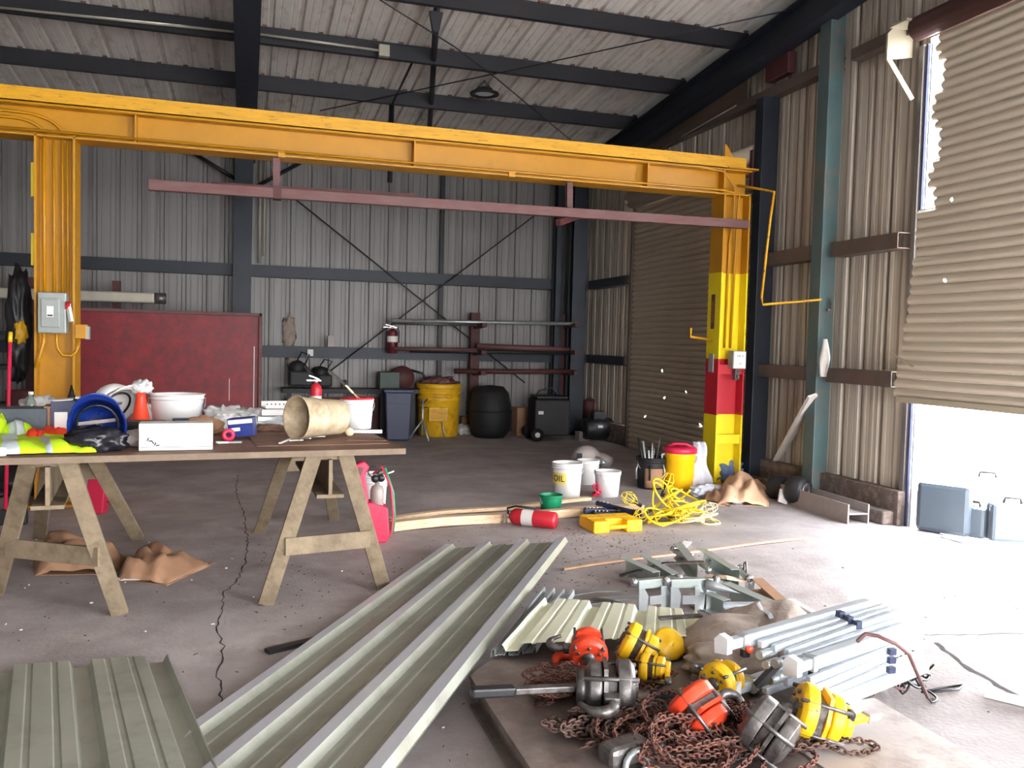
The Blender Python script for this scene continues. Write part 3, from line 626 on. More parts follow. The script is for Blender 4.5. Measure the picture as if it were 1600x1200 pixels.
# ================= ON THE TABLE =================
TZ = .8812
def tp(x, y): return at(x, y, Z=TZ)
def boxthing(p, d, rz, name, mat, label, cat, bevel=.004, up=0):
    o = single(MB().box((0, 0, d[2]/2), d), name, mat, label, cat, loc=(p[0], p[1], p[2]+up), rz=rz, bevel=bevel); return o
def bucket(p, r, h, body, label, rim=None, inside=None, handle=True, taper=.86, cat='bucket', name='bucket', bands=2, rz=0, fill=None):
    t = thing(name, label, cat, p, rz)
    pr = [(0, 0), (r*taper, 0)]
    zt = h*.82
    pr += [(r*(taper+(1-taper)*.82), zt)]
    for k in range(bands): z = zt+h*.04+k*h*.06; pr += [(r*.985, z), (r*1.04, z+.002), (r*1.04, z+h*.02), (r*.99, z+h*.025)]
    pr += [(r, h*.97), (r*1.04, h*.975), (r*1.04, h), (r*.96, h), (r*.95, h*.95), (r*taper*.93, h*.03), (0, h*.03)]
    MB().lathe(pr, 28).build('shell', body, t)
    if handle: MB().tube([(-r*1.04, 0, h*.9)]+[(-r*1.08*cos(a), -r*.35*sin(a)-.01, h*.9-r*1.0*sin(a)) for a in [pi*i/12 for i in range(1, 12)]]+[(r*1.04, 0, h*.9)], .0025, 5).build('handle', m_gal, t)
    if fill: MB().lathe([(0, h*.8), (r*.9, h*.78)], 20).build('contents', fill, t)
    return t
def extinguisher(name, label, r, h, loc, rot=(0, 0, 0), mat=m_red, hose=True, lay=False):
    t = thing(name, label, 'fire extinguisher', loc, rot=rot)
    MB().lathe([(0, 0), (r*.9, 0), (r, .012), (r, h*.78), (r*.92, h*.83), (r*.6, h*.88), (r*.32, h*.9), (r*.3, h*.92), (0, h*.92)], 24).build('cylinder', mat, t)
    MB().lathe([(r*1.006, h*.42), (r*1.006, h*.64)], 24).build('label_band', m_whtd, t)
    MB().lathe([(0, h*.9), (r*.3, h*.9), (r*.3, h*.96), (r*.2, h*.98), (0, h*.98)], 12).build('valve', m_chrome, t)
    MB().bar((-r*1.7, 0, h*.97), (r*.8, 0, h*.96), .02, .008).build('lower_lever', m_chrome, t)
    MB().bar((-r*1.3, 0, h*1.07), (r*.5, 0, h*.985), .02, .008).build('upper_lever', m_chrome, t)
    if hose: MB().tube([(r*.3, 0, h*.94), (r*.9, 0, h*.96), (r*1.25, 0, h*.8), (r*1.2, 0, h*.4)], .009, 8).build('hose', m_blkr, t)
    return t
def softbag(p, d, mat, label, cat='bag', name='plastic_bag', amp=.28, freq=2.2, seed=1, rz=0, sub=4, flat=-.75):
    mb = MB().blob((0, 0, d[2]*.37), d, amp, freq, seed, sub, flat)
    return single(mb, name, mat, label, cat, loc=p, rz=rz)
def cloth(c, nx, ny, fn, name, mat, label, cat, solid=.004):
    return single(MB().grid(nx, ny, fn), name, mat, label, cat, solid=solid)
# hi-vis vests: draped grids
def draped(px0, px1, px2, px3, h, seed, name, mats, label, cat, stripe=None, Z=TZ, nx=44, ny=26, edge=.12, fr=5):
    C4 = [at(*q, Z=Z) for q in (px0, px1, px2, px3)]; mb = MB(); vs = []
    for j in range(ny+1):
        for i in range(nx+1):
            u, v = i/nx, j/ny; p = bil(C4, u, v)
            q = Vector((u*fr+seed, v*fr*.6+seed*2, seed)); b = min(1, min(u, 1-u)/edge, min(v, 1-v)/edge)
            p += Vector((.03*noise.noise(q*1.7), .05*noise.noise(q*1.3+Vector((5, 0, 0))), 0))*(1)
            p.z = Z+.006+h*max(0, b)**.5*(.55+abs(noise.noise(q*.7))*.9+.15*noise.noise(q*2.2)); p.z = max(p.z, Z+.004); vs.append(p)
    k0 = len(mb.v); mb.v += vs
    for j in range(ny):
        for i in range(nx):
            mb.f.append([j*(nx+1)+i, j*(nx+1)+i+1, (j+1)*(nx+1)+i+1, (j+1)*(nx+1)+i]); mb.sm.append(True)
            mb.mi.append(1 if (stripe and any(a <= i/nx < b for a, b in stripe)) else 0)
    o = mb.build(name, mats, solid=.003); return tag(o, label, cat)
draped((-30, 712), (150, 708), (115, 690), (-30, 678), .05, 3, 'hi_vis_vest', [m_hiv, m_refl], 'crumpled lime yellow safety vest with silver tape on the table corner', 'vest', stripe=[(.2, .3), (.55, .62)])
draped((-30, 690), (60, 690), (45, 676), (-30, 672), .12, 8, 'hi_vis_vest', [m_hiv, m_refl], 'lime yellow safety vest heaped at the left picture edge', 'vest', stripe=[(.5, .75)])
draped((42, 694), (108, 692), (104, 680), (44, 684), .07, 5, 'orange_safety_vest', [m_hio, m_refl], 'folded bright orange safety vest beside the lime yellow vest', 'vest')
# hard hat blue, open side up facing the eye, with black bag in it
def hardhat(p, rot, mat, label, s=1.0):
    t = thing('hard_hat', label, 'hard hat', p, rot=rot)
    n = 28; prof = [(.135*sin(a)*1.0, .15*cos(a)) for a in [i*pi/2/9 for i in range(10)]]
    T = Matrix.Diagonal((s, s*1.15, s, 1)); mb = MB().lathe(prof, n, T); mb.lathe([(.135, 0), (.138, -.02), (.15, -.03), (.149, -.033), (.133, -.022)], n, T)
    mb.build('shell', mat, t, solid=.003)
    MB().grid(12, 3, lambda u, v: ((.14+v*.05*sin(pi*u))*cos(-pi*.85+u*pi*.7)*s, (.14*1.15+v*.05*sin(pi*u))*sin(-pi*.85+u*pi*.7)*s, (-.03-v*.012)*s)).build('brim', mat, t, solid=.003)
    MB().tube([(.105*s*cos(a), .12*s*sin(a), -.01*s) for a in [2*pi*i/24 for i in range(24)]], .008*s, 6, closed=True).build('headband', m_blk, t)
    MB().bar((-.1*s, 0, 0), (.1*s, 0, .05*s), .02, .002).build('strap', m_hbeam, t)
    return t
p = tp(150, 704); hardhat((p.x, p.y+.05, TZ+.135), (rad(-68), 0, rad(4)), m_blue, 'blue hard hat lying with its hollow side facing forwards', .95)
softbag((p.x, p.y-.02, TZ), (.3, .16, .15), m_bbag, 'shiny black bag bulging in front of the blue hard hat', name='black_bag', amp=.35, freq=2.5, seed=4)
p = tp(178, 668); hardhat((p.x, p.y, TZ+.14), (rad(-55), rad(10), rad(50)), m_wht, 'white hard hat with a dark inside lying on its side behind the blue one', .95)
# boxes
p = tp(22, 689); boxthing((p.x-.02, p.y+.22, TZ), (.3, .2, .17), rad(4), 'pale_grey_box', m_case, 'pale grey-green box at the left edge behind the vest', 'box')
def printbox(p, d, rz, label, mats, txt=None):
    t = thing('carton', label, 'box', p, rz)
    MB().box((0, 0, d[2]/2), d).build('carton_body', mats[0], t, bevel=.002)
    f = -d[1]/2-.0012
    MB().box((-d[0]*.28, f, d[2]*.45), (d[0]*.28, .002, d[2]*.5)).build('print_patch', m_paper, t)
    MB().box((d[0]*.22, f, d[2]*.5), (d[0]*.4, .002, d[2]*.42)).build('print_patch', m_paper, t)
    MB().box((-d[0]*.25, 0, d[2]+.004), (d[0]*.46, d[1]*.9, .004), rot=(0, rad(-4), 0)).build('flap', m_paper, t)
    MB().box((d[0]*.25, 0, d[2]+.01), (d[0]*.46, d[1]*.9, .004), rot=(0, rad(8), 0)).build('flap', m_paper, t)
    MB().box((d[0]*.18, f, d[2]*.85), (d[0]*.3, .002, .012)).build('print_line', m_paper, t)
    return t
p = tp(110, 684); printbox((p.x, p.y+.12, TZ), (.24, .17, .21), rad(8), 'open black and white printed carton behind the blue hard hat', [m_navy])
p = tp(72, 684); boxthing((p.x, p.y+.12, TZ), (.06, .2, .18), rad(8), 'brown_cardboard_box', m_kraftd, 'narrow brown cardboard carton left of the black printed carton', 'box')
p = tp(160, 668); single(MB().box((0, 0, .06), (.16, .02, .11), rot=(rad(-50), 0, .3)), 'cardboard_flap', m_kraft, 'loose tan cardboard flap between carton and white hard hat', 'cardboard', loc=(p.x-.05, p.y+.1, TZ))
p = tp(274, 704)
wbx = thing('long_white_box', 'long scuffed white carton lying at the front edge of the table', 'box', (p.x, p.y+.08, TZ), rad(3))
L_ = 108*mpp(p); MB().box((0, 0, .072), (L_, .14, .144)).build('carton_body', m_whtd, wbx, bevel=.003)
MB().box((-L_/2-.001, 0, .072), (.003, .12, .125)).build('end_panel', m_maroon, wbx)
MB().box((0, -.0705, .018), (L_*.96, .002, .002)).build('seam_line', m_ink, wbx)
for k in range(5): MB().box((-L_*.38+k*.012, -.0705, .06-k*.008), (.006, .002, .018), rot=(0, .5+k, 0)).build('smudge', m_ink, wbx)
p = tp(203, 698); softbag((p.x, p.y+.05, TZ), (.15, .14, .1), m_hbeam, 'khaki cap lying left of the long white carton', 'cap', 'khaki_cap', .2, 1.5, 9)
p = tp(222, 684); boxthing((p.x, p.y+.1, TZ), (.24, .2, .09), rad(-8), 'black_tool_case', m_blk, 'low black case behind the long white carton', 'case', bevel=.02)
# traffic cone
p = tp(217, 672); t = thing('traffic_cone', 'small orange traffic cone standing among the clutter', 'cone', (p.x, p.y+.1, TZ))
MB().lathe([(.072, .012), (.062, .02), (.03, .2), (.026, .235), (.0, .236)], 24).build('cone_body', m_org, t); MB().box((0, 0, .008), (.19, .19, .016)).build('cone_base', m_org, t, bevel=.006)
softbag((p.x-.0, p.y+.12, TZ+.225), (.14, .1, .1), m_bag, 'crumpled clear plastic film resting on top of the orange cone', amp=.4, freq=2.5, seed=12)
# tubs
p = tp(236, 664); bucket((p.x, p.y-.1, TZ), .055, .15, m_wht, 'small white and blue tub behind the orange cone', bands=1)
p = tp(279, 664); tw = bucket((p.x, p.y-.12, TZ), .17, .22, m_wht, 'wide white plastic tub with blue marks at the back of the table', bands=1)
MB().box((.165, -.03, .12), (.004, .03, .07), rz=.2).build('blue_mark', m_blue, tw)
p = tp(270, 655); single(MB().bar((-.19, 0, .03), (.19, .02, .03), .02, .045), 'wooden_level', m_wood, 'orange-brown wooden level in front of the wide white tub', 'level', loc=(p.x, p.y+.05, TZ))
# spring clamps
for k, (x, y, lb) in enumerate(((247, 664, 'left one of two small spring clamps in front of the wooden level'), (262, 668, 'right one of two small spring clamps in front of the wooden level'))):
    p = tp(x, y); t = thing('spring_clamp', lb, 'clamp', (p.x, p.y, TZ), .4*k)
    MB().bar((-.02, 0, .0), (.008, 0, .1), .02, .012).build('jaw', m_gal, t); MB().bar((.02, 0, .0), (-.008, 0, .1), .02, .012).build('jaw', m_blk, t)
    MB().tube([(0, -.014, .055), (0, .014, .055)], .012, 10).build('spring', m_gal, t)
p = tp(318, 680); softbag((p.x, p.y+.05, TZ), (.24, .18, .13), m_kraftd, 'brown leather tool pouch lying behind the long white carton', 'pouch', 'leather_pouch', .2, 1.8, 15)
p = tp(285, 674); boxthing((p.x, p.y+.04, TZ), (.12, .08, .08), .2, 'purple_black_case', m_navy, 'small purplish black case beside the spring clamps', 'case', bevel=.01)
for i, (x, y, d, s_, lb) in enumerate(((352, 668, (.3, .2, .16), 21, 'tall peaked clear plastic bag near the red panel'), (395, 668, (.34, .22, .14), 23, 'broad crumpled clear plastic bag at the back of the table'), (425, 670, (.3, .2, .09), 25, 'flat clear plastic bag beside the blue carton'), (350, 672, (.2, .14, .12), 27, 'white crumpled plastic bag against the blue carton'))):
    p = tp(x, y); softbag((p.x, p.y, TZ), d, m_bag if i != 3 else m_paper, lb, amp=.5, freq=2.6, seed=s_)
p = tp(380, 686); t = thing('blue_carton', 'dark blue and white carton tilted on the table beside the red tape roll', 'box', (p.x, p.y+.05, TZ+.01), rot=(0, rad(-6), rad(-10)))
MB().box((0, 0, .06), (.15, .1, .11)).build('carton_body', m_blue, t, bevel=.002); MB().box((-.0, -.051, .095), (.14, .002, .025)).build('white_band', m_paper, t); MB().box((-.03, -.051, .05), (.05, .002, .02)).build('white_band', m_paper, t)
p = tp(357, 689); single(MB().lathe([(.015, -.022), (.036, -.022), (.036, .022), (.015, .022), (.015, -.022)], 20, TX((0, 0, .036), (pi/2, 0, 0))), 'tape_roll', m_pink, 'dark red tape roll standing in front of the blue carton', 'tape', loc=(p.x, p.y, TZ))
p = tp(352, 693); t = thing('pliers', 'small pliers with pale handles in front of the red tape roll', 'pliers', (p.x, p.y, TZ))
MB().bar((-.05, .0, .008), (.02, -.01, .008), .012, .01).build('handle', m_wht, t); MB().bar((-.04, -.02, .008), (.02, -.008, .008), .012, .01).build('handle', m_wht, t); MB().bar((.02, -.009, .008), (.09, -.02, .01), .02, .01).build('jaw', m_gal, t)
# washtub on its side
p = tp(500, 690); r_ = .105
t = thing('metal_tub', 'dented beige metal tub lying on its side on the table', 'tub', (p.x, p.y+.12, TZ+.134), rot=(0, rad(-88), rad(32))); t.scale = (1.18, 1.18, 1.25)
MB().lathe([(0, -.125), (.088, -.125), (.09, -.12), (.095, 0), (.1, .02), (.098, .03), (.104, .045), (.1, .06), (.108, .12), (.115, .13), (.112, .132), (.103, .12), (.09, -.1), (0, -.11)], 30).build('shell', m_galv2, t)
for k in range(4): 
    pp = tp(452+k*12, 690-k*2); mb = MB().bar((0, 0, .006), (.05+.03*cos(k*2), .05*sin(k*2.1)-.01, .01), .012, .006); single(mb, 'metal_offcut', m_gal if k % 2 else m_whtd, ('pale flat stick' if k == 0 else 'small bright metal offcut')+[' leaning out of the metal tub mouth', ' at the left lip of the metal tub', ' in the mouth of the metal tub', ' nearest the metal tub base'][k], 'offcut', loc=(pp.x, pp.y, TZ))
p = tp(437, 694); single(MB().bar((0, 0, .006), tp(467, 683)-p+Vector((0, 0, .012)), .014, .008), 'flat_wooden_stick', m_whtd, 'pale wooden stick pointing at the mouth of the metal tub', 'stick', loc=(p.x, p.y, TZ))
p = tp(495, 668); extinguisher('fire_extinguisher', 'small red extinguisher standing on the table behind the metal tub', .04, .33, (p.x, p.y+.12, TZ), (0, 0, .2), hose=False)
p = tp(560, 671); bb = bucket((p.x, p.y+.1, TZ), .112, .2, m_wht, 'white bucket with a red lid near the right end of the table', bands=2, taper=.88)
MB().lathe([(0, .2), (.108, .2), (.117, .203), (.117, .212), (.1, .214), (0, .206)], 28).build('lid', m_red, bb)
t = thing('paint_brush', 'brush lying across the red lid of the white bucket', 'brush', (p.x-.03, p.y+.07, TZ+.225), rot=(0, rad(40), rad(10)))
MB().bar((-.09, 0, .02), (-.01, 0, .012), .018, .014).build('handle', m_wood, t, bevel=.004); MB().bar((-.01, 0, .012), (.05, 0, .008), .03, .012).build('bristles', m_kraftd, t)
p = tp(552, 681); t = thing('mallet', 'mallet with a round wooden head and pale handle by the bucket', 'mallet', (p.x, p.y, TZ+.0), rz=rad(12))
MB().lathe([(0, -.03), (.024, -.03), (.028, 0), (.024, .03), (0, .03)], 16, TX((-.03, 0, .028), (pi/2, 0, 0))).build('head', m_wood, t); MB().tube([(-.01, 0, .028), (.19, .0, .022)], .012, 8).build('handle', m_paper, t)
p = at(576, 688, Z=TZ); single(MB().bar((-.13, 0, .003), (.1, -.04, .003), .05, .006), 'thin_wood_offcut', m_ply, 'thin dark wooden offcut lying at the right end of the table', 'offcut', loc=(p.x, p.y, TZ))
# stack of metal electrical trays behind
p = tp(432, 668)
for k in range(4):
    t = thing('metal_tray', ['lowest white metal tray of the stack left of the metal tub', 'second white metal tray of the stack left of the metal tub', 'third white metal tray from below left of the metal tub', 'perforated white metal tray topmost in the stack left of the metal tub'][k], 'tray', (p.x+.01*k, p.y-.06, TZ+.001+k*.047), rad(3+2*k), 'white metal trays stacked on the table')
    MB().box((0, 0, .0025), (.3-.02*k, .16, .004)).box((0, -.079, .02), (.3-.02*k, .003, .036)).box((0, .079, .02), (.3-.02*k, .003, .036)).build('tray_body', m_wht if k != 1 else m_gal, t)
    for i in range(9): 
        if k == 3: MB().lathe([(0, 0), (.005, 0)], 8, TX((-.11+i*.027, -.082, .028), (pi/2, 0, 0))).build('hole', m_ink, t)
p = tp(415, 676); softbag((p.x+.03, p.y+.1, TZ), (.22, .14, .05), m_ply, 'flat rust-coloured rag lying before the metal trays', 'rag', 'rag', .3, 3, 31)
# spray can, bottle, nozzle bottle
p = tp(12, 660); t = thing('spray_can', 'white spray can standing on the grey box at the left edge', 'spray can', (p.x, at(22, 689, Z=TZ).y+.2, TZ+.17))
MB().lathe([(0, 0), (.033, 0), (.033, .1), (.026, .115), (.012, .12), (0, .12)], 20).build('can', m_whtd, t); MB().lathe([(0, .12), (.012, .12), (.012, .14), (0, .142)], 10).build('nozzle', m_wht, t)
p = tp(37, 664); t = thing('clear_bottle', 'clear plastic bottle standing at the back left of the table', 'bottle', (p.x, p.y+.2, TZ))
MB().lathe([(0, 0), (.035, 0), (.036, .11), (.03, .14), (.014, .17), (.013, .19)], 18).build('bottle_body', M('clear_pet', S(200, 212, 205), .15, trans=.85, bump=0, var=.02), t); MB().lathe([(.014, .185), (.016, .185), (.016, .205), (0, .206)], 12).build('cap', m_wht, t)
p = tp(100, 668); t = thing('glue_bottle', 'black bottle with a pointed nozzle behind the printed carton', 'bottle', (p.x, p.y+.25, TZ))
MB().lathe([(0, 0), (.03, 0), (.03, .17), (.02, .19), (.018, .2), (.004, .26), (0, .26)], 16).build('bottle_body', m_blk, t)
p = tp(50, 662); softbag((p.x, p.y+.22, TZ), (.26, .2, .2), m_bag, 'grey plastic bag slumped between the bottle and the carton', amp=.4, freq=2.2, seed=41)
p = tp(60, 660); single(MB().lathe([(0, .02), (.07, .02), (.08, .03), (.08, .035), (.06, .028), (0, .024)], 20).lathe([(0, 0), (.05, 0), (.06, .02)], 20), 'wooden_dish', m_kraftd, 'brown wooden dish under the clear bottle', 'dish', loc=(tp(36, 665).x-.0, tp(36, 665).y+.08, TZ))
p = tp(8, 706); single(MB().lathe([(0, 0), (.02, 0), (.02, .04), (0, .042)], 12), 'small_white_cap', m_wht, 'small white cap at the front left table edge', 'cap', loc=(tp(3, 712).x, tp(3, 712).y, TZ))
# ================= ON THE FLOOR, MIDDLE GROUND =================
def G(x, y): return at(x, y, Z=0)
p = G(891, 783); ob = bucket(p+Vector((0, .1, 0)), .145, .36, m_wht, 'tall white bucket lettered in black beside the small green bucket', rz=face(p))
MB().lathe([(.1405, .19), (.1445, .28)], 12).build('unused', m_yelb, ob) if 0 else None
mb = MB(); mb.grid(10, 1, lambda u, v: ((.14+.002*v)*sin(-1.35+u*1.3), -(.14+.002*v)*cos(-1.35+u*1.3), .16+v*.11)); mb.build('yellow_label', M('label_yellow', S(236, 214, 110), .5, var=.03), ob)
words('OIL', .085, m_ink, ob, (-.1442*.58, -.1442*.8145, .215), rot=(pi/2, 0, -.62), wrap=.1442)
p = G(865, 805); gb = bucket(p+Vector((0, .08, 0)), .1, .17, m_green, 'small green bucket in front of the lettered white bucket', bands=3)
p = G(955, 777); bucket(p+Vector((0, .1, 0)), .13, .25, m_wht, 'white bucket with wire handle in front of the grey blower', rz=.6, fill=m_gal)
p = G(940, 765); bucket(p+Vector((0, .38, 0)), .12, .26, m_wht, 'second white bucket half hidden behind the wire-handled bucket', handle=False)
# grey vacuum / blower
p = G(938, 758)+Vector((.05, .55, 0)); t = thing('grey_blower', 'dirty grey round blower with a black mark standing behind the white buckets', 'blower', p, rad(-15))
MB().lathe([(0, -.13), (.1, -.13), (.16, -.1), (.175, 0), (.16, .1), (.1, .13), (0, .13)], 30, TX((0, 0, .19), (pi/2, 0, 0))).build('housing', m_hbeam, t)
MB().lathe([(.0, 0), (.105, 0), (.11, .1), (.09, .14), (0, .15)], 22, TX((.17, -.02, .13), (0, rad(20), 0))).build('motor_cover', m_hbeam, t)
MB().tube([(.1, -.12, .23), (.17, -.17, .2), (.18, -.2, .17)], .032, 12).build('outlet_pipe', m_gal, t)
MB().box((-.09, -.137, .22), (.06, .004, .13), rz=-.1).build('black_mark', m_ink, t); MB().box((0, 0, .012), (.3, .24, .024)).build('base', m_hgrey, t, bevel=.005)
# extinguisher on its side
a = G(802, 822); b = G(868, 829); dv = (b-a).normalized(); an = math.atan2(dv.y, dv.x)
extinguisher('fire_extinguisher', 'red extinguisher lying on its side on the floor beside the yellow case', .068, .44, (b.x+.02, b.y+.05, .07), (0, rad(-90), an), mat=m_red)
# yellow case
p = (G(922, 832)+G(1005, 831))/2; t = thing('yellow_tool_case', 'flat yellow plastic tool case with a handle cutout on the floor', 'tool case', p+Vector((0, .13, 0)), rad(2))
Lc = .43; mb = MB()
for x, w in ((-.145, .14), (.145, .14)): mb.box((x, 0, .048), (w, .3, .096))
mb.box((0, .045, .048), (.16, .21, .096)); mb.build('case_body', m_cyel, t, bevel=.012)
MB().box((0, -.14, .045), (.15, .022, .03)).build('handle', m_cyel, t, bevel=.008)
for x in (-.16, .12): MB().box((x, -.152, .05), (.05, .004, .05)).build('latch', m_yelb, t, bevel=.002)
MB().box((0, -.0, .097), (.41, .012, .002)).build('lid_groove', m_yeld, t); MB().box((0, -.152, .05), (.42, .002, .003)).build('lid_seam', m_yeld, t) if 0 else None
words('TOOLS', .03, m_yeld, t, (.05, .05, .0975), rot=(0, 0, 0)) if 0 else None
# dark hand tools behind the case
def tool(pa, pb, label, mat=m_navy, z=.06, w=.05):
    a = at(*pa, Z=z); b = at(*pb, Z=z*.8); c = (a+b)/2; t = thing('power_tool', label, 'tool', (c.x, c.y, 0)); c0 = Vector((c.x, c.y, 0))
    MB().bar(a-c0, b-c0, w, w).build('tool_body', mat, t, bevel=.01)
    for k in range(4): q = (a-c0).lerp(b-c0, .08+.1*k)+Vector((0, 0, w*.5)); MB().lathe([(0, 0), (.012, 0), (.012, .008), (0, .009)], 8, TX(q)).build('bolt', m_chrome, t)
    MB().lathe([(0, -.03), (w*.8, -.03), (w*.8, .03), (0, .03)], 12, TX(b-c0, (0, pi/2, 0))).build('head', m_blk, t)
    return t
tool((912, 798), (965, 800), 'dark blue hand tool with silver bolts left behind the yellow case', z=.08)
tool((932, 786), (995, 802), 'long dark blue studded tool bar behind the yellow case', z=.1, w=.04)
p = G(962, 806); t = tool((925, 805), (985, 806), 'black clamp with a round pivot lying against the yellow case', mat=m_blk, z=.05, w=.07)
# tangles
def tangle(c, rx, ry, h, loops, r, seed, npts=26):
    rnd = random.Random(seed); P = []
    cx, cy = 0, 0
    for k in range(loops):
        rr = rnd.uniform(.35, 1); ox, oy = rnd.uniform(-.45, .45)*rx, rnd.uniform(-.45, .45)*ry; ph = rnd.uniform(0, 6.28); z0 = rnd.uniform(.01, h); tl = rnd.uniform(-.6, .6)*h
        for i in range(npts):
            a = ph+2*pi*i/npts; P.append((ox+rx*rr*.6*cos(a), oy+ry*rr*.6*sin(a), max(r*1.1, z0+tl*cos(a+1))))
    Q = []
    for i in range(len(P)):  # smooth
        w = [Vector(P[min(max(i+k, 0), len(P)-1)]) for k in range(-3, 4)]; Q.append(sum(w, Vector())/7)
    return Q
def cage(T):
    mb = MB()
    for k in range(7):
        a = 2*pi*k/7; mb.tube([(.012*cos(a), .012*sin(a), 0), (.05*cos(a), .05*sin(a), .06), (.055*cos(a), .055*sin(a), .1), (.03*cos(a), .03*sin(a), .16)], .003, 4, T=T)
    for r, z in ((.055, .09), (.03, .16)): mb.tube([(r*cos(a), r*sin(a), z) for a in [2*pi*i/16 for i in range(16)]], .003, 4, closed=True, T=T)
    return mb
p = G(1042, 822)+Vector((.08, .15, 0)); t = thing('work_light_string', 'tangled yellow string of caged work lights heaped on the floor', 'work lights', p)
MB().tube(tangle(0, .36, .26, .24, 13, .009, 5), .009, 6).build('cable', m_ygl, t)
MB().tube([q+Vector((.22, -.05, 0)) for q in tangle(0, .3, .24, .1, 9, .009, 8)], .0085, 6).build('faded_cable', m_ygl2, t)
for loc, rot in (((-.26, .06, .16), (0, rad(-60), .2)), ((-.2, -.02, .1), (rad(30), rad(-100), 0)), ((-.02, .04, .26), (0, rad(20), 0)), ((.4, .14, .06), (0, rad(80), .1)), ((-.02, -.14, .08), (rad(70), rad(40), 0))):
    cg = cage(TX()).build('lamp_cage', m_ygl if loc[0] < .3 else m_ygl2, t); cg.location = loc; cg.rotation_euler = rot
    MB().lathe([(0, -.05), (.016, -.05), (.018, .01), (.014, .02), (0, .02)], 12).build('lamp_socket', m_blk if loc[0] < .3 else m_wht, cg)
p = G(938, 778)+Vector((-.0, .1, 0)); single(MB().tube(tangle(0, .18, .12, .12, 6, .008, 12), .008, 6), 'red_extension_cord', m_pink, 'small heap of red cord between the white buckets', 'cord', loc=p)
# tool bucket
p = G(1024, 765)+Vector((0, .12, 0)); t = bucket(p, .155, .33, m_drk, 'black bucket stuffed with tools left of the yellow cooler', bands=3)
MB().grid(10, 1, lambda u, v: (.146*sin(-.9+u*1.8), -.146*cos(-.9+u*1.8), .02+v*.2)).build('tool_pocket', m_kraftd, t, solid=.004)
rnd = random.Random(2)
for k in range(9):
    x, y = -.08+.08*(k//3)+.015*(k % 3), rnd.uniform(-.09, .09); hgt = rnd.uniform(.4, .52)
    q = single(MB().tube([(x*.4, y*.4, .08), (x*1.3, y*1.3, hgt)], .012 if k < 5 else .006, 7), 'hand_tool', [m_blk, m_chrome, m_gal][k % 3], 'tool', 'tool', loc=p, group='tools standing in the black bucket')
    q['label'] = ['thick black', 'slim bright', 'silver grey'][k % 3]+' tool handle '+['at the left of', 'in the middle of', 'at the right of'][k//3]+' the black tool bucket'
for k in range(6):
    a = k*1.05; mb = MB().tube([(.15*cos(a), .15*sin(a), .26), (.17*cos(a), .17*sin(a), .2), (.165*cos(a), .165*sin(a), .1)], .01, 6); mb.build('pocket_tool', m_gal if k % 2 else m_blk, t)
# yellow cooler
p = G(1073, 768)+Vector((0, .17, 0)); t = thing('drink_cooler', 'round yellow drink cooler with a red lid by the crane column', 'cooler', p, face(p))
MB().lathe([(0, 0), (.125, 0), (.14, .01), (.15, .12), (.152, .125), (.155, .3), (.158, .305), (.165, .39), (.165, .4), (0, .4)], 36).build('cooler_body', m_cyel, t)
for k in range(20):
    pass
MB().lathe([(.166, .385), (.178, .39), (.178, .43), (.16, .445), (.1, .45), (.0, .45)], 36).build('lid', m_pink, t)
MB().tube([(-.12, 0, .45), (-.06, 0, .475), (.06, 0, .475), (.12, 0, .45)], .014, 8).build('lid_grip', m_pink, t)
for s_ in (-1, 1): MB().tube([(s_*.15, -.03, .37), (s_*.185, -.03, .36), (s_*.185, -.03, .3), (s_*.155, -.03, .29)], .011, 8).build('side_handle', m_wht, t)
# clothes and paper sacks
def heap(px, py, w, d, h, name, mat, label, cat, seed, amp=.3, freq=2, dy=.1, rz=0, sub=4):
    p = G(px, py); return softbag((p.x, p.y+dy, 0), (w, d, h), mat, label, cat, name, amp, freq, seed, rz, sub)
p = G(1108, 770)+Vector((0, .25, 0))
single(MB().grid(16, 20, lambda u, v: ((u-.5)*(.12+.16*(1-v))+.02*sin(v*9), -.06*(1-v)+.035*sin(u*11+v*2)*(.3+v), max(.006, .5*v-.0+.02*sin(u*7)*(v < .3)))), 'white_cloth', m_cloth, 'white cloth draped upright between the cooler and the jeans', 'cloth', loc=p, solid=.006)
heap(1112, 778, .34, .3, .14, 'white_cloth', m_cloth, 'white cloth crumpled on the floor right of the yellow cooler', 'cloth', 51, .35, 2.4)
heap(1146, 760, .42, .34, .34, 'blue_jeans', m_denim, 'heap of faded blue jeans at the foot of the crane column', 'trousers', 52, .35, 2.6, dy=.2)
heap(1222, 765, .34, .22, .14, 'grey_rag', m_hgrey, 'grey rag on the floor at the far end of the I-beam', 'rag', 53, .4, 2.6, dy=.2)
def sack(c4, h, seed, mat, label, name='paper_sack', n=18, T=.03):
    "creased hollow paper sack: upper sheet raised over a lower sheet"
    mb = MB(); vs = []
    for j in range(n+1):
        for i in range(n+1):
            u, v = i/n, j/n; p = bil(c4, u, v); q = Vector((u*2.6+seed, v*2.2, seed)); b = min(1, u*6)*min(1, (1-u)*3)*min(1, v*5+.2)*min(1, (1-v)*5)
            fold = abs((u*3+noise.noise(q)) % 1-.5)*2
            vs.append(p+Vector((.02*noise.noise(q*2), .02*noise.noise(q*2+Vector((3, 3, 3))), h*b*(.55+.45*abs(noise.noise(q*1.2))*2)+h*.15*fold*b)))
    mb.add(vs, [(j*(n+1)+i, j*(n+1)+i+1, (j+1)*(n+1)+i+1, (j+1)*(n+1)+i) for j in range(n) for i in range(n)], True)
    mb.add([bil(c4, *q)+Vector((0, 0, .004)) for q in ((0, 0), (1, 0), (1, 1), (0, 1))], [(0, 1, 2, 3)])
    o = mb.build(name, mat, solid=.003); return tag(o, label, 'paper sack')
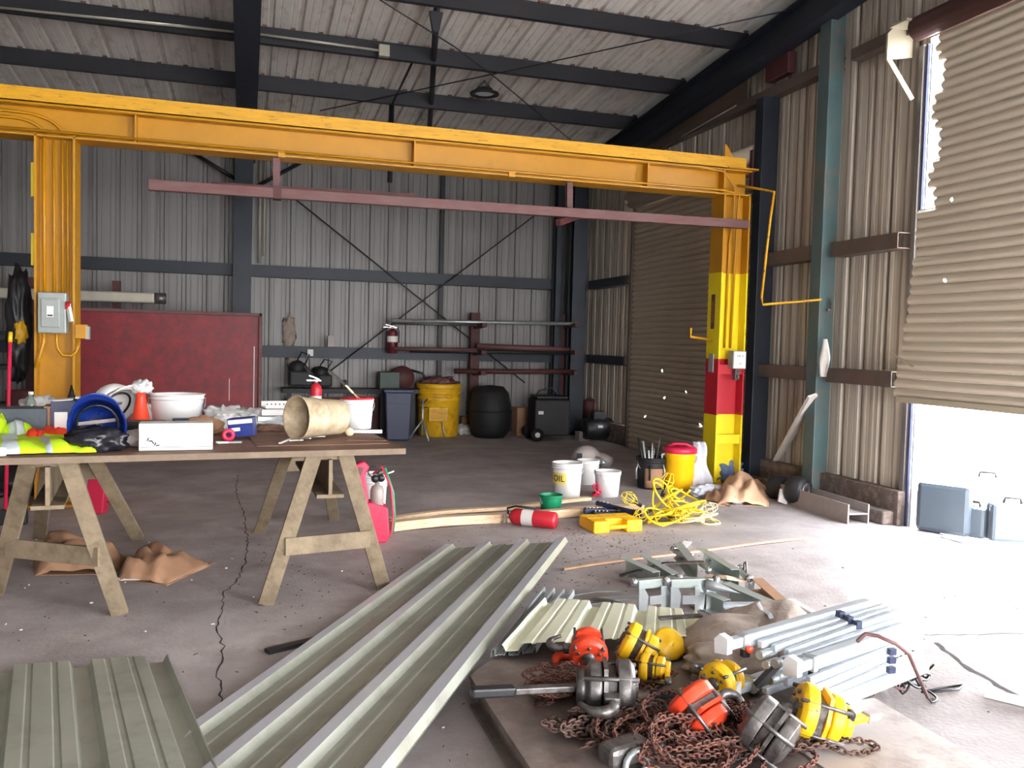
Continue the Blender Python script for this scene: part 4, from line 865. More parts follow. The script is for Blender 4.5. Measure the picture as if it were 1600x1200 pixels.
sack([G(1118, 790), G(1200, 792), G(1205, 762), G(1128, 758)], .19, 2, m_kraft, 'large crumpled kraft paper sack leaning at the foot of the leaning board')
sack([G(1095, 782), G(1140, 792), G(1150, 772), G(1105, 768)], .1, 6, m_kraftd, 'small flattened brown paper sack beside the white cloth')
heap(1150, 788, .14, .1, .08, 'blue_white_rag', m_denim, 'small blue and white rag poking out of the kraft sack', 'rag', 55, .4, 3, dy=.0)
# under-table sacks
sack([G(55, 900), G(190, 898), G(200, 868), G(50, 866)], .2, 9, m_kraftd, 'large crumpled brown paper sack under the left saw horse')
sack([G(180, 908), G(262, 915), G(335, 880), G(215, 868)], .14, 12, m_kraftd, 'torn open brown paper sack lying right of the left saw horse')
p = G(215, 900); single(MB().bar((-.12, 0, .03), (.16, -.02, .02), .09, .03), 'black_tube_bundle', m_blk, 'flat black object sliding out of the torn brown sack', 'bag', loc=p)
p = G(225, 905); single(MB().bar((-.16, 0, .012), (.1, -.03, .012), .04, .012), 'white_timber_strip', m_wht, 'white strip beneath the torn brown sack', 'strip', loc=p)
# pink-red torch caddy
p = G(580, 850)+Vector((.02, .1, 0)); t = thing('torch_caddy', 'faded red plastic torch caddy with small gas bottle behind the right saw horse', 'torch caddy', p, rad(-3))
MB().prism([(-.06, 0), (.1, 0), (.12, .06), (.105, .26), (-.02, .3), (-.13, .3), (-.13, .2)], .17).build('tray', m_pink, t, bevel=.012)
MB().prism([(-.13, .24), (-.03, .28), (-.06, .5), (-.03, .56), (-.075, .6), (-.13, .58), (-.155, .48)], .1).build('handle_back', m_pink, t, bevel=.012)
MB().box((-.1, -.052, .53), (.035, .006, .06), rot=(0, .3, 0)).build('handle_slot', m_maroon, t)
MB().lathe([(0, .2), (.05, .2), (.05, .38), (.04, .41), (.02, .42), (.015, .45), (0, .45)], 20, TX((.03, -.01, 0))).build('gas_bottle', m_hbeam, t)
for k, (x, z) in enumerate(((.01, .47), (.055, .475))): MB().lathe([(0, -.012), (.028, -.012), (.028, .012), (0, .012)], 14, TX((x, -.04, z), (pi/2, 0, 0))).build('gauge', m_blk, t)
MB().tube([(.0, 0, .5), (.06, -.02, .56), (.13, -.03, .4), (.15, -.03, .2), (.14, -.04, .06), (.1, -.06, .03)], .009, 6).build('red_hose', m_pink, t)
MB().tube([(.02, .02, .5), (.09, .0, .54), (.15, 0, .36), (.165, 0, .18), (.15, -.02, .05)], .009, 6).build('green_hose', m_green, t)
MB().tube(arc((.0, -.02, .52), .04, 0, 2*pi, 16), .005, 6).build('hose_ring', m_blk, t)
p = G(590, 820)+Vector((0, .25, 0)); bb = bucket(p, .11, .36, m_wht, 'white ribbed bucket standing behind the red torch caddy', bands=4)
MB().bar((.05, -.05, .37), (.16, -.03, .4), .02, .012).build('tool_in_bucket', m_chrome, bb)
p = G(148, 805)+Vector((0, .1, 0)); t = thing('red_fuel_can', 'faded red plastic container beyond the left saw horse', 'fuel can', p, rad(-12))
MB().prism([(-.09, 0), (.07, 0), (.09, .28), (.05, .3), (-.05, .29)], .12).build('can_body', m_pink, t, bevel=.012); MB().tube([(.08, 0, .09), (.15, -.02, .1)], .006, 6).build('spout', m_chrome, t)
p = G(92, 812)+Vector((-.1, .9, 0)); boxthing(p, (.42, .3, .2), .1, 'grey_crate', m_hbeam, 'grey block on the floor behind the left saw horse', 'block', bevel=.01)
p = G(20, 800)+Vector((-.2, .9, 0)); softbag(p, (.8, .6, .36), m_blk, 'black bundle on the floor behind the left end of the table', 'bag', 'black_bundle', .25, 2, 61)
# suitcases outside
def hardcase(p, d, rz, mat, label, handle=True, lean=0):
    t = thing('hard_case', label, 'hard case', p, rot=(lean, 0, rz))
    w, dp, h = d
    MB().box((0, -dp*.26, h/2), (w, dp*.47, h)).build('front_shell', mat, t, bevel=min(.045, dp*.2)); MB().box((0, dp*.24, h/2), (w, dp*.47, h)).build('rear_shell', mat, t, bevel=min(.045, dp*.2))
    MB().box((0, -.01, h/2), (w*.985, .012, h*.985)).build('seam_trim', m_chrome, t)
    if handle: MB().tube([(-.07, 0, h-.005), (-.06, 0, h+.04), (.06, 0, h+.04), (.07, 0, h-.005)], .012, 8).build('handle', m_blk, t, bevel=0)
    for x in (-w*.3, w*.3): MB().box((x, -.0, h+.002), (.05, .03, .008)).build('latch', m_chrome, t)
    return t
hardcase(at(1448, 835, Z=0)+Vector((.2, .02, .003)), (.42, .2, .42), rad(-60), m_case, 'large grey-blue suitcase standing upright by the door jamb', False)
hardcase(at(1500, 840, Z=0)+Vector((.12, .02, .003)), (.26, .15, .25), rad(-62), m_case, 'smallest hard case, standing in the middle of the doorway group')
hardcase(at(1545, 847, Z=0)+Vector((.2, -.02, .003)), (.36, .14, .31), rad(-22), m_case, 'pale blue tool case with carry handle, rightmost in the doorway')
hardcase(at(1515, 832, Z=0)+Vector((.42, .25, .003)), (.34, .2, .42), rad(-30), m_casel, 'rounded pale case with handle behind the smallest hard case')
# round things behind the I beam
for k, (x, y, r, lb) in enumerate(((1285, 785, .12, 'black wheel leaning at the curb right of the teal column'), (1312, 795, .14, 'dark round canister lying between I-beam and curb'))):
    p = at(x, y, Z=0); t = thing('round_canister', lb, 'canister', (min(p.x+.12, 5.12), p.y+.25, r), rot=(0, rad(90), rad(-65)))
    MB().lathe([(0, -.08), (r*.9, -.08), (r, -.06), (r, .06), (r*.9, .08), (0, .08)], 20).build('canister_body', m_drk, t); MB().lathe([(r*.25, .081), (r*.6, .083), (r*.6, .09), (r*.25, .09), (r*.25, .081)], 16).build('canister_ring', m_hgrey, t)
p = at(1289, 785, Z=.0); single(MB().box((0, 0, .07), (.1, .02, .13), rot=(rad(-15), rad(20), 0)), 'paper_scrap', m_whtd, 'torn white scrap beside the black wheel', 'scrap', loc=(5.0, p.y+.0, 0))
p = at(1312, 560, X=5.4); single(MB().grid(6, 8, lambda u, v: (.02*sin(u*4+v*3), (u-.5)*.12*(1-abs(v-.5)), (v-.5)*.36)), 'hanging_scrap', m_whtd, 'torn pale strip hanging on the wall right of the teal column', 'scrap', loc=(5.28, 6.98, p.z), solid=.003)
# big round light hanging under the roof
p = at(757, 142, Y=10.9); t = thing('high_bay_light', 'round high bay lamp hanging below the roof sheets', 'lamp', p)
MB().lathe([(.0, .03), (.1, .03), (.12, .0), (.13, -.02), (.19, -.03), (.19, -.05), (.13, -.05), (.12, -.03)], 28).build('lamp_housing', m_drk, t)
MB().lathe([(0, -.035), (.12, -.035)], 24).build('lamp_lens', M('lamp_lens', S(200, 205, 205), .3, var=.02, bump=0), t)
MB().tube([(-.12, 0, .0), (0, 0, .13), (.12, 0, 0)], .008, 6).tube([(0, 0, .13), (0, 0, purlz(10.9)+.15-p.z)], .005, 6).build('suspension', m_drk, t)
# ================= ON THE LOW PLATFORM =================
PZ = .131
def PT(x, y, z=PZ): return at(x, y, Z=z)
def linkpts(L, Wd):
    a = Wd/2; h = L/2-a; P = []
    for i in range(5): t = pi*i/4; P.append((a*cos(t), 0, h+a*sin(t)))
    for i in range(5): t = pi+pi*i/4; P.append((a*cos(t), 0, -h+a*sin(t)))
    return P
def chain(path, L=.024, r=.003, mb=None):
    mb = mb or MB(); LP = linkpts(L, L*.66); step = L*.74; pts = [Vector(p) for p in path]; acc = 0; k = 0; i = 0
    pos = pts[0]; nxt = 1
    while nxt < len(pts):
        d = pts[nxt]-pos; l = d.length
        if l < step-acc: acc += l; pos = pts[nxt]; nxt += 1; continue
        pos = pos+d.normalized()*(step-acc); acc = 0; dn = d.normalized()
        q = dn.to_track_quat('Z', 'Y').to_matrix().to_4x4() @ Matrix.Rotation((pi/2 if k % 2 else 0)+.35*sin(k*1.7), 4, 'Z')
        mb.tube(LP, r, 4, closed=True, T=Matrix.Translation(pos) @ q); k += 1
    return mb
def pile(c, rx, ry, h, loops, seed, L=.026, r=.0034): return chain([Vector(c)+q for q in tangle(0, rx, ry, h, loops, r, seed, 20)], L, r)
def hook(mb, T, s=1.0, r=.013):
    pts = [(0, 0, .05), (0, 0, .02)]+[(.04-.04*cos(a)+0, 0, .0-.045*sin(a)) for a in [pi*i/9 for i in range(9)]]+[(.085, 0, .02)]
    n = len(pts); return mb.tube([(x*s, y*s, z*s) for x, y, z in pts], [r*s*(.6+.7*sin(pi*min(1, i/(n-1)*1.05))) for i in range(n)], 10, T=T)
def hoist(label, p, rz, c1, s=1.0, lever=None, grip=m_blk, tilt=(0, 0), chainmat=m_rust, pl_=None, hook_dir=1, hookmat=None):
    t = thing('chain_hoist', label, 'chain hoist', p, rot=(tilt[0], tilt[1], rz)); z = .085*s
    R_ = (0, pi/2, 0)
    MB().lathe([(0, -.05), (.07, -.05), (.085, -.035), (.085, .0), (0, .0)], 24, TX((0, 0, z), R_) @ Matrix.Diagonal((s, s, s, 1))).build('gear_housing', c1, t, bevel=.003)
    MB().lathe([(0, .035), (.07, .035), (.075, .04), (.075, .07), (.05, .085), (.0, .088)], 24, TX((.01*s, 0, z), R_) @ Matrix.Diagonal((s, s, s, 1))).build('brake_cover', c1, t, bevel=.003)
    MB().box((.018*s, 0, z), (.03*s, .12*s, .1*s)).build('load_sheave', hookmat or m_hgrey, t)
    MB().lathe([(0, -.064), (.025, -.062), (.03, -.05)], 16, TX((0, 0, z), R_) @ Matrix.Diagonal((s, s, s, 1))).build('hub_boss', m_hgrey, t)
    bt = MB()
    for kk in range(6): bt.lathe([(0, -.058), (.007, -.058), (.008, -.048)], 6, TX((0, 0, z), R_) @ Matrix.Diagonal((s, s, s, 1)) @ Matrix.Translation((.052*cos(kk*1.05), .052*sin(kk*1.05), 0)))
    bt.build('housing_bolts', m_hgrey, t, kind='stuff')
    MB().prism([(-.055*s, -.075*s), (.055*s, -.075*s), (.075*s, 0), (.05*s, .075*s), (-.05*s, .075*s), (-.075*s, 0)], .012*s, TX((.035*s, 0, z), (0, 0, pi/2))).build('side_plate', c1, t)
    for yy, zz in ((-.06, .05), (.06, .05), (-.06, -.05), (.06, -.05)):
        MB().tube([(-.06*s, yy*s, z+zz*s), (.1*s, yy*s, z+zz*s)], .007*s, 6).build('tie_bolt', m_hgrey, t)
    hk = MB(); hook(hk, TX((.02*s, hook_dir*.11*s, z), (rad(90)*hook_dir, 0, rad(20))), s*1.05); hk.build('top_hook', hookmat or m_hgrey, t)
    MB().box((.02*s, hook_dir*.085*s, z), (.045*s, .05*s, .03*s)).build('hook_yoke', hookmat or m_hgrey, t, bevel=.004)
    if lever:
        L_, an = lever; dx, dy = cos(an), sin(an); c = Vector((.1*s, 0, z))
        MB().lathe([(0, 0), (.05, 0), (.055, .01), (.05, .028), (0, .03)], 20, TX((.09*s, 0, z), R_) @ Matrix.Diagonal((s, s, s, 1))).build('ratchet', c1, t)
        a = c; b = c+Vector((dx, dy, .05))*L_*s; m = a.lerp(b, .62)
        MB().bar(a, m, .03*s, .018*s).build('lever', c1, t, bevel=.004); MB().bar(m, b, .036*s, .028*s).build('grip', grip, t, bevel=.008)
    return t
def chp(t, c, rx, ry, h, loops, seed, mat=m_rust, L=.026, r=.0034):
    loc = Vector(c)-t.location; R = t.rotation_euler.to_matrix().transposed()
    mb = pile((0, 0, 0), rx, ry, h, loops, seed, L, r); o = mb.build('chain', mat, t, kind='stuff'); M_ = R.to_4x4(); M_.translation = R @ loc; o.matrix_local = M_; return o
# orange hoist, back left
p = PT(918, 1052); t = hoist('orange chain hoist with a fine rusty chain heap, farthest left on the platform', p+Vector((0, 0, .02)), rad(70), m_org, .95, tilt=(0, rad(-15)), chainmat=m_rust)
chp(t, PT(888, 1088), .24, .2, .08, 26, 3, L=.018, r=.0022)
hk = MB(); hook(hk, TX((0, 0, .0), (pi/2, 0, 0)), 1.1, .016); o = hk.build('loose_hook', m_org, t); o.matrix_local = (t.matrix_basis.inverted() @ Matrix.Translation(PT(868, 1036)+Vector((0, 0, .015))) @ Matrix.Rotation(rad(-20), 4, 'Z'))
# yellow hoist, back
p = PT(985, 1052); t = hoist('chipped yellow chain hoist lying just in front of the cream sheet offcuts', p+Vector((0, .06, .03)), rad(-30), m_hyel, 1.0, tilt=(0, rad(25)))
MB().lathe([(0, -.015), (.07, -.015), (.075, 0), (.06, .012), (.025, .014), (.02, .024), (0, .024)], 22, TX((.0, .0, 0), (rad(50), 0, 0))).build('hand_wheel_cover', m_hyel, t).matrix_local = t.matrix_basis.inverted() @ Matrix.Translation(PT(1045, 1030)+Vector((0, 0, .07)))
chp(t, PT(1005, 1068), .2, .12, .05, 6, 7, L=.03, r=.004)
p = PT(1022, 1075); t = hoist('small chipped yellow lever hoist lying behind the one with the grey grip', p+Vector((0, .05, -.0)), rad(-35), m_hyel, .72, lever=(.2, -1.4), grip=m_hgrey)
# grey big lever hoist
p = PT(962, 1120); t = hoist('large greasy grey lever hoist with a long handle pointing left', p, rad(160), m_hgrey, 1.25, lever=(.34, .35), grip=m_blk, tilt=(0, 0))
MB().box((-.0, .0, .02), (.1, .13, .06)).build('name_plate', m_whtd, t, bevel=.01)
chp(t, PT(955, 1152), .38, .2, .07, 17, 11, L=.032, r=.0048, mat=m_rustd)
# yellow lever hoist with grey grip
p = PT(1130, 1100); t = hoist('yellow and black lever hoist with a grey rubber grip pointing left', p+Vector((0, .03, 0)), rad(25), m_hyel, .9)
a = PT(1016, 1090, .16); b = PT(1056, 1088, .17); c = PT(1130, 1076, .2)
Mi = t.matrix_basis.inverted()
MB().bar(Mi @ a, Mi @ b, .05, .04).build('grip', m_blkr, t, bevel=.008)
fr_ = MB(); e1 = [PT(1056, 1080, .17), PT(1075, 1076, .18), PT(1105, 1076, .18), PT(1115, 1090, .17), PT(1110, 1102, .16), PT(1058, 1100, .16)]
fr_.tube([Mi @ q for q in e1], .009, 6, closed=True); fr_.build('lever_frame', m_hyel, t)
# orange hoist front
p = PT(1072, 1152); t = hoist('orange chain hoist lying on a rusty chain heap in the middle of the platform', p+Vector((0, .02, .06)), rad(-62), m_org, 1.05, tilt=(rad(12), rad(38)))
chp(t, PT(1095, 1175), .42, .3, .1, 34, 17, L=.024, r=.0034)
hk = MB(); hook(hk, TX((0, 0, 0), (rad(80), 0, 0)), 1.25, .02); o = hk.build('loose_hook', m_org, t); o.matrix_local = t.matrix_basis.inverted() @ Matrix.Translation(PT(1120, 1130)+Vector((0, 0, .05))) @ Matrix.Rotation(rad(200), 4, 'Z')
# grey hoist front right
p = PT(1172, 1182); t = hoist('dark grey chain hoist with exposed bolts between the orange and the yellow hoists', p+Vector((0, 0, .04)), rad(-50), m_hgrey, 1.1, tilt=(rad(8), rad(28)))
chp(t, PT(1190, 1165), .34, .16, .09, 9, 23, L=.03, r=.004, mat=m_rustd)
# yellow hoist front right
p = PT(1255, 1165); t = hoist('chipped yellow lever hoist at the right front of the platform', p+Vector((0, 0, .03)), rad(-24), m_hyel, 1.1, tilt=(0, rad(14)), lever=(.2, .75), grip=m_hbeam)
chp(t, PT(1285, 1175), .26, .1, .06, 5, 29, L=.03, r=.0042, mat=m_rustd)
MB().box((.115, -.0, .1), (.03, .1, .1)).build('rubber_cap', m_blkr, t, bevel=.01)
# hooks at the bottom edge
p = PT(975, 1196); t = thing('load_hook', 'heavy grey load block with hook at the bottom edge of the picture', 'hook', p, rad(15))
MB().box((0, 0, .05), (.17, .09, .07)).build('block', m_hgrey, t, bevel=.02); MB().tube(arc((0, -.06, .03), .045, 0, 2*pi, 14), .011, 8).build('hook', m_gal, t)
p = PT(1028, 1186); t = thing('load_hook', 'dark grey hook with its latch lying under the rusty chains', 'hook', p, rad(-40)); hk = MB(); hook(hk, TX((0, 0, .03), (rad(85), 0, 0)), 1.5, .02); hk.build('hook_body', m_hgrey, t); MB().box((0, 0, .04), (.05, .05, .05)).build('latch', m_hgrey, t, bevel=.01)
p = PT(905, 1140); 
# canvas bag
p = PT(1180, 1048); t = thing('canvas_tarp', 'grey-brown folded canvas tarp heaped behind the frame bundle', 'tarp', p+Vector((0, .2, 0)), rad(12))
cv = draped((1078, 1070), (1232, 1072), (1292, 985), (1118, 968), .17, 7, 'canvas_sheet', m_canvas, 'x', 'x', None, .12, 50, 36, .2, 2.3)
for k_ in ('label', 'category'): del cv[k_]
cv.parent = t; cv.matrix_parent_inverse = t.matrix_basis.inverted()
MB().blob((.02, 0.02, .06), (.5, .36, .2), .15, 1.1, 3, 4, -.6, ridge=False).build('folded_canvas', m_canvas, t)
MB().blob((-.16, -.12, .05), (.36, .24, .14), .3, 1.5, 8, 4, -.6).build('canvas_fold', m_canvas, t)
MB().bar((.2, -.02, .17), (.27, -.05, .02), .05, .02).build('tie_strap', m_cloth, t); MB().bar((.22, .06, .19), (.28, .0, .04), .02, .012).build('tie_strap', m_cloth, t)
# aluminium frame bundle
A0 = PT(1200, 1112, .13); A1 = PT(1404, 1036, .13); ax = (A1-A0).normalized(); sd = Vector((-ax.y, ax.x, 0)); Lb = (A1-A0).length
t = thing('folded_canopy_frame', 'folded bundle of white aluminium tubes tied with dark cord', 'folded frame', (A0.x, A0.y, PZ), 0)
def lp(u, s_, z): return ax*u+sd*s_+Vector((0, 0, z))
def leg(u0, u1, s_, z, cut=.0):
    MB().bar(lp(u0, s_, z), lp(u1, s_, z), .05, .05).build('outer_leg', m_alu, t, bevel=.008)
    MB().bar(lp(u0-.09, s_, z), lp(u0, s_, z), .04, .04).build('inner_leg', m_alu, t, bevel=.006)
    MB().bar(lp(u0-.01, s_, z), lp(u0+.02, s_, z), .06, .06).build('leg_collar', m_gal, t, bevel=.006)
    MB().prism([(-.03, -.025), (.03, -.035), (.035, .02), (.01, .045), (-.03, .035)], .03, TX(lp(u0-.1, s_, z)) @ Matrix.Rotation(math.atan2(ax.y, ax.x)+pi/2, 4, 'Z')).build('foot_plate', m_wht, t)
    MB().box(lp(u0+.03, s_, z-.04), (.03, .03, .06)).build('slider_block', m_blk, t, bevel=.004)
leg(.1, Lb, -.1, .2); leg(.0, Lb*.97, .14, .23); leg(.1, Lb*.99, -.12, .03); leg(.05, Lb*.98, .13, .05)
k = 0
for s_, z in ((.08, .235), (.04, .225), (.0, .215), (-.04, .21), (-.12, .155), (-.125, .12), (-.12, .08), (.04, .15), (0, .1), (.05, .06)):
    MB().bar(lp(.04+.03*(k % 3), s_, z-.01), lp(Lb*(.98-.02*(k % 2)), s_*.9, z+.008*(k % 3)), .022, .03).build('truss_bar', m_alu, t, bevel=.003); k += 1
for s_, z in ((.075, .255), (.035, .245), (-.005, .235)): MB().box(lp(Lb*.62, s_, z), (.025, .03, .03)).build('joint_clip', m_navy, t)
for z in (.155, .12, .08): MB().box(lp(Lb*.66, -.14, z), (.03, .02, .026)).build('joint_clip', m_navy, t)
for s_, z in ((.05, .2), (.02, .17), (-.02, .19), (.0, .12)): MB().tube([lp(.0, s_, z), lp(.09, s_, z)], .018, 10).build('truss_end', m_gal, t)
MB().lathe([(0, 0), (.014, 0), (.014, .012), (0, .014)], 12, TX(lp(-.0, .1, .21), (rad(90), 0, 0))).build('release_button', m_org, t)
MB().bar(lp(-.05, .02, .1), lp(.05, -.02, .2), .03, .02).build('black_strap', m_blk, t)
# dark cords at far end
p = PT(1420, 1075, .0); p = G(1435, 1085)
t2 = thing('cord_heap', 'dark cords wrapped round the far end of the frame bundle', 'cord', (p.x, p.y, 0))
MB().tube([q+Vector((-.12, .05, .0)) for q in tangle(0, .16, .16, .26, 7, .006, 33)], .0055, 6).build('cord', m_maroon, t2)
MB().tube([q+Vector((-.02, .02, .0)) for q in tangle(0, .2, .14, .14, 5, .006, 35)], .005, 6).build('cord', m_blk, t2)
e = Vector((p.x, p.y, 0)); MB().tube([G(1440, 1085)-e+Vector((0, 0, .01)), G(1470, 1078)-e+Vector((0, 0, .008)), G(1504, 1073)-e+Vector((0, 0, .008)), G(1498, 1080)-e+Vector((0, 0, .008)), G(1455, 1085)-e+Vector((0, 0, .01))], .005, 6).build('cord_tail', m_blk, t2)
MB().tube([at(*q)-e for q in (((1340, 1000), .38), ((1350, 988), .42), ((1370, 992), .42), ((1400, 1005), .4), ((1418, 1020), .36), ((1430, 1050), .22), ((1445, 1085), .05))] if 0 else [at(x, y, Z=z)-e for x, y, z in ((1340, 1002, .38), (1352, 990, .4), (1372, 994, .4), (1400, 1006, .38), (1420, 1022, .33), (1432, 1050, .22), (1450, 1090, .03))], .008, 6).build('cord', m_maroon, t2)
# pile of galvanised brackets
GB = 'galvanised brackets heaped behind the platform'
def channelpc(pa, pb, za, zb, h, w, mat, label):
    a = at(*pa, Z=za); b = at(*pb, Z=zb); c = (a+b)/2; c.z = 0; d = (b-a).normalized(); s_ = d.cross(Vector((0, 0, 1))).normalized(); u = s_.cross(d); mb = MB()
    mb.bar(a-c, b-c, .004, h)
    for k in (-1, 1): mb.bar(a-c+u*k*h/2+s_*w/2, b-c+u*k*h/2+s_*w/2, w, .004)
    o = mb.build('channel_offcut', mat); o.location = c; tag(o, label, 'steel channel', GB)
channelpc((978, 882), (1030, 905), .1, .08, .1, .06, m_cgrn, 'pale green channel offcut at the left end of the bracket pile')
channelpc((1012, 878), (1062, 908), .1, .08, .09, .06, m_cgrn, 'second pale green channel offcut from the left in the bracket pile')
channelpc((1066, 860), (1090, 890), .1, .1, .1, .06, m_cgrn, 'pale green channel pointing away at the back of the bracket pile')
channelpc((1100, 868), (1155, 902), .12, .1, .1, .06, m_cgrn, 'long channel offcut along the back right edge of the bracket pile')
channelpc((1140, 925), (1215, 958), .07, .05, .12, .07, m_cgrn, 'wide pale channel at the right front of the bracket pile')
channelpc((1090, 930), (1140, 950), .06, .05, .1, .06, m_cgrn, 'short slotted channel in the middle front of the bracket pile')
channelpc((1190, 912), (1235, 952), .1, .05, .07, .07, m_kraftd, 'rusty brown angle offcut at the right of the bracket pile')
channelpc((1130, 945), (1190, 945), .12, .12, .03, .05, m_alu, 'bright flat bar lying over the right of the bracket pile')
board([at(968, 900, Z=.06), at(1005, 890, Z=.1), at(1040, 880, Z=.14), at(1100, 878, Z=.16)], .035, .01, 'flat_grey_bar', m_hgrey, 'flat dark grey bar lying across the left of the bracket pile', 'bar')
board([at(1105, 900, Z=.12), at(1135, 902, Z=.14), at(1165, 908, Z=.1)], .05, .012, 'wood_offcut', m_wood, 'split pale wood offcut lying in the bracket pile', 'offcut')
board([at(1030, 966, Z=.25), at(1095, 962, Z=.25), at(1108, 976, Z=.2)], .03, .012, 'grey_trim_bar', m_hgrey, 'grey bar along the back edge of the bent cream offcut', 'bar')
for k, (pa, pb, lb) in enumerate((((885, 930), (970, 922), 'long thin grey flashing strip left of the bracket pile'), ((900, 945), (1000, 932), 'wide crumpled grey flashing strip left of the bracket pile'), ((925, 935), (985, 950), 'short dark flashing strip crossing the wide one'))):
    a = at(*pa, Z=.03+.02*k); b = at(*pb, Z=.03+.02*k); board([a, a.lerp(b, .5)+Vector((0, 0, .012)), b], .05+.03*(k == 1), .003, 'flashing_strip', m_gal if k != 2 else m_hgrey, lb, 'flashing')
def ubracket(label, p, rz, s=1.0, tilt=(0, 0)):
    t = thing('hinge_bracket', label, 'bracket', p, rot=(tilt[0], tilt[1], rz), group=GB)
    MB().bar((-.1*s, 0, .12*s), (.1*s, 0, .12*s), .035*s, .04*s).build('cross_tube', m_cgrn, t, bevel=.003)
    for x in (-.085, .03, .085): 
        MB().prism([(x*s-.02*s, 0), (x*s+.022*s, 0), (x*s+.028*s, .07*s), (x*s+.005*s, .11*s), (x*s-.022*s, .11*s)], .006, TX((0, -.03*s, 0))).build('side_plate', m_gal, t)
    MB().tube([(-.12*s, 0, .13*s), (.12*s, 0, .13*s)], .012*s, 8).build('pivot_rod', m_chrome, t)
    for x in (-.12, .12): MB().lathe([(0, -.012), (.022*s, -.012), (.022*s, .012), (0, .012)], 6, TX((x*s, 0, .13*s), (0, pi/2, 0))).build('nut', m_chrome, t)
    MB().box((0, -.032*s, .05*s), (.1*s, .005, .04*s)).build('slot_plate', m_gal, t)
    return t
for x, y, rz, s_, lb in ((1030, 955, 5, 1.25, 'left one of two hinge brackets facing front in the bracket pile'), (1085, 955, -8, 1.25, 'right one of two hinge brackets facing front in the bracket pile'), (1112, 918, 60, .95, 'hinge bracket turned sideways in the middle of the bracket pile'), (1170, 932, 70, 1.0, 'hinge bracket with a wire handle at the right of the bracket pile'), (1070, 890, 100, .8, 'small hinge bracket at the back of the bracket pile')):
    q = G(x, y); ubracket(lb, (q.x, q.y+.05, .001), rad(rz), s_)
q = at(1165, 895, Z=.2); single(MB().tube([(-.03, 0, -.05), (-.035, 0, .02), (-.01, 0, .045), (.04, 0, .02), (.04, 0, -.06)], .006, 8), 'bent_wire_handle', m_hgrey, 'bent wire handle sticking up at the right of the bracket pile', 'handle', loc=q) if 0 else None
MB().tube([(-.03, 0, .1), (-.035, 0, .17), (-.01, 0, .2), (.04, 0, .18), (.04, 0, .12)], .006, 8).build('wire_handle', m_hgrey, [o for o in bpy.data.objects if o.get('label', '').startswith('hinge bracket with a wire')][0])
a = at(1102, 912, Z=.15); single(MB().lathe([(0, 0), (.03, .005), (.028, .06), (.0, .2)], 14, TX((0, 0, 0), (0, rad(100), rad(-35)))), 'steel_spike', m_gal, 'pointed galvanised spike lying in the middle of the bracket pile', 'spike', loc=a)
single(MB().bar((0, 0, 0), at(1075, 850, Z=.02)-at(1062, 862, Z=.02), .06, .01), 'small_scrap_plate', m_whtd, 'small pale scrap plate behind the bracket pile', 'scrap', loc=at(1062, 858, Z=.01))
# ================= ALONG THE BACK WALL =================
def B(x, y=None, Y=13.2): return at(x, 600, Y=Y).x
# steel bench / ledge along the back
bx0, bx1 = B(440, Y=13.5), B(650, Y=13.5)
t = thing('steel_wall_bench', 'long dark steel bench running along the back wall', 'bench', ((bx0+bx1)/2, 13.42, 0))
zt = at(700, 612, Y=13.3).z
MB().box(((bx0+bx1)/2, 13.42, zt), (bx1-bx0, .4, .07)).build('bench_top', m_drk, t, world=True, bevel=.005)
for k in range(5): MB().box((bx0+.1+(bx1-bx0-.2)*k/4, 13.25, zt/2), (.07, .07, zt)).build('leg', m_drk, t, world=True)
MB().box(((bx0+bx1)/2, 13.62, .3), (bx1-bx0-.2, .02, .55)).build('back_panel', m_mard, t, world=True)
# pipe rack
t = thing('pipe_rack', 'dark red cantilever rack of two posts in the back right corner', 'rack', (B(748, Y=13.4), 13.4, 0))
for x, tp_, w in ((746, 488, .15), (888, 490, .3)):
    z = at(x, tp_, Y=13.35).z; X_ = B(x, Y=13.35); MB().box((X_, 13.6, z/2), (w, .1, z)).build('post', m_mard, t, world=True, bevel=.005)
    for yy in (506, 548, 580): za = at(x, yy, Y=13.3).z; MB().bar((X_, 13.55, za-.05), (X_, 13.0, za-.02), .08, .06).build('arm', m_mard, t, world=True)
for k, (xa, ya, xb, yb, r, mt, lb) in enumerate(((612, 501, 900, 506, .028, m_gal, 'pale steel pipe, topmost of the pipe rack'), (615, 545, 745, 547, .03, m_maroon, 'short reddish pipe on the middle arms left of the rack post'), (745, 541, 905, 547, .045, m_maroon, 'red square bar on the middle arms of the pipe rack'), (710, 580, 900, 581, .04, m_mard, 'dark bar on the lowest arms of the pipe rack'), (640, 548, 900, 552, .03, m_drk, 'dark pipe lying behind the red bar on the middle arms'), (612, 505, 760, 508, .022, m_hgrey, 'thin grey pipe under the topmost pipe of the rack'))):
    a = at(xa, ya, Y=13.2+.06*(k % 3)); b = at(xb, yb, Y=13.2+.06*(k % 3)); c = (a+b)/2
    o = MB().tube([a-c, b-c], r, 8).build('rack_pipe', mt); o.location = c; tag(o, lb, 'pipe', 'pipes lying on the wall rack')
# wall extinguisher
p = at(613, 552, Y=13.5); extinguisher('fire_extinguisher', 'dark red extinguisher hanging on the back wall girt', .085, .42, (p.x, 13.52, p.z), (0, 0, 0), mat=M('dark_extinguisher', S(96, 28, 36), .35))
p = at(517, 552, Y=13.5); boxthing((p.x, 13.55, 1.36), (.1, .1, .17), 0, 'small_bottle_box', m_hbeam, 'small pale object standing on the back wall girt', 'container')
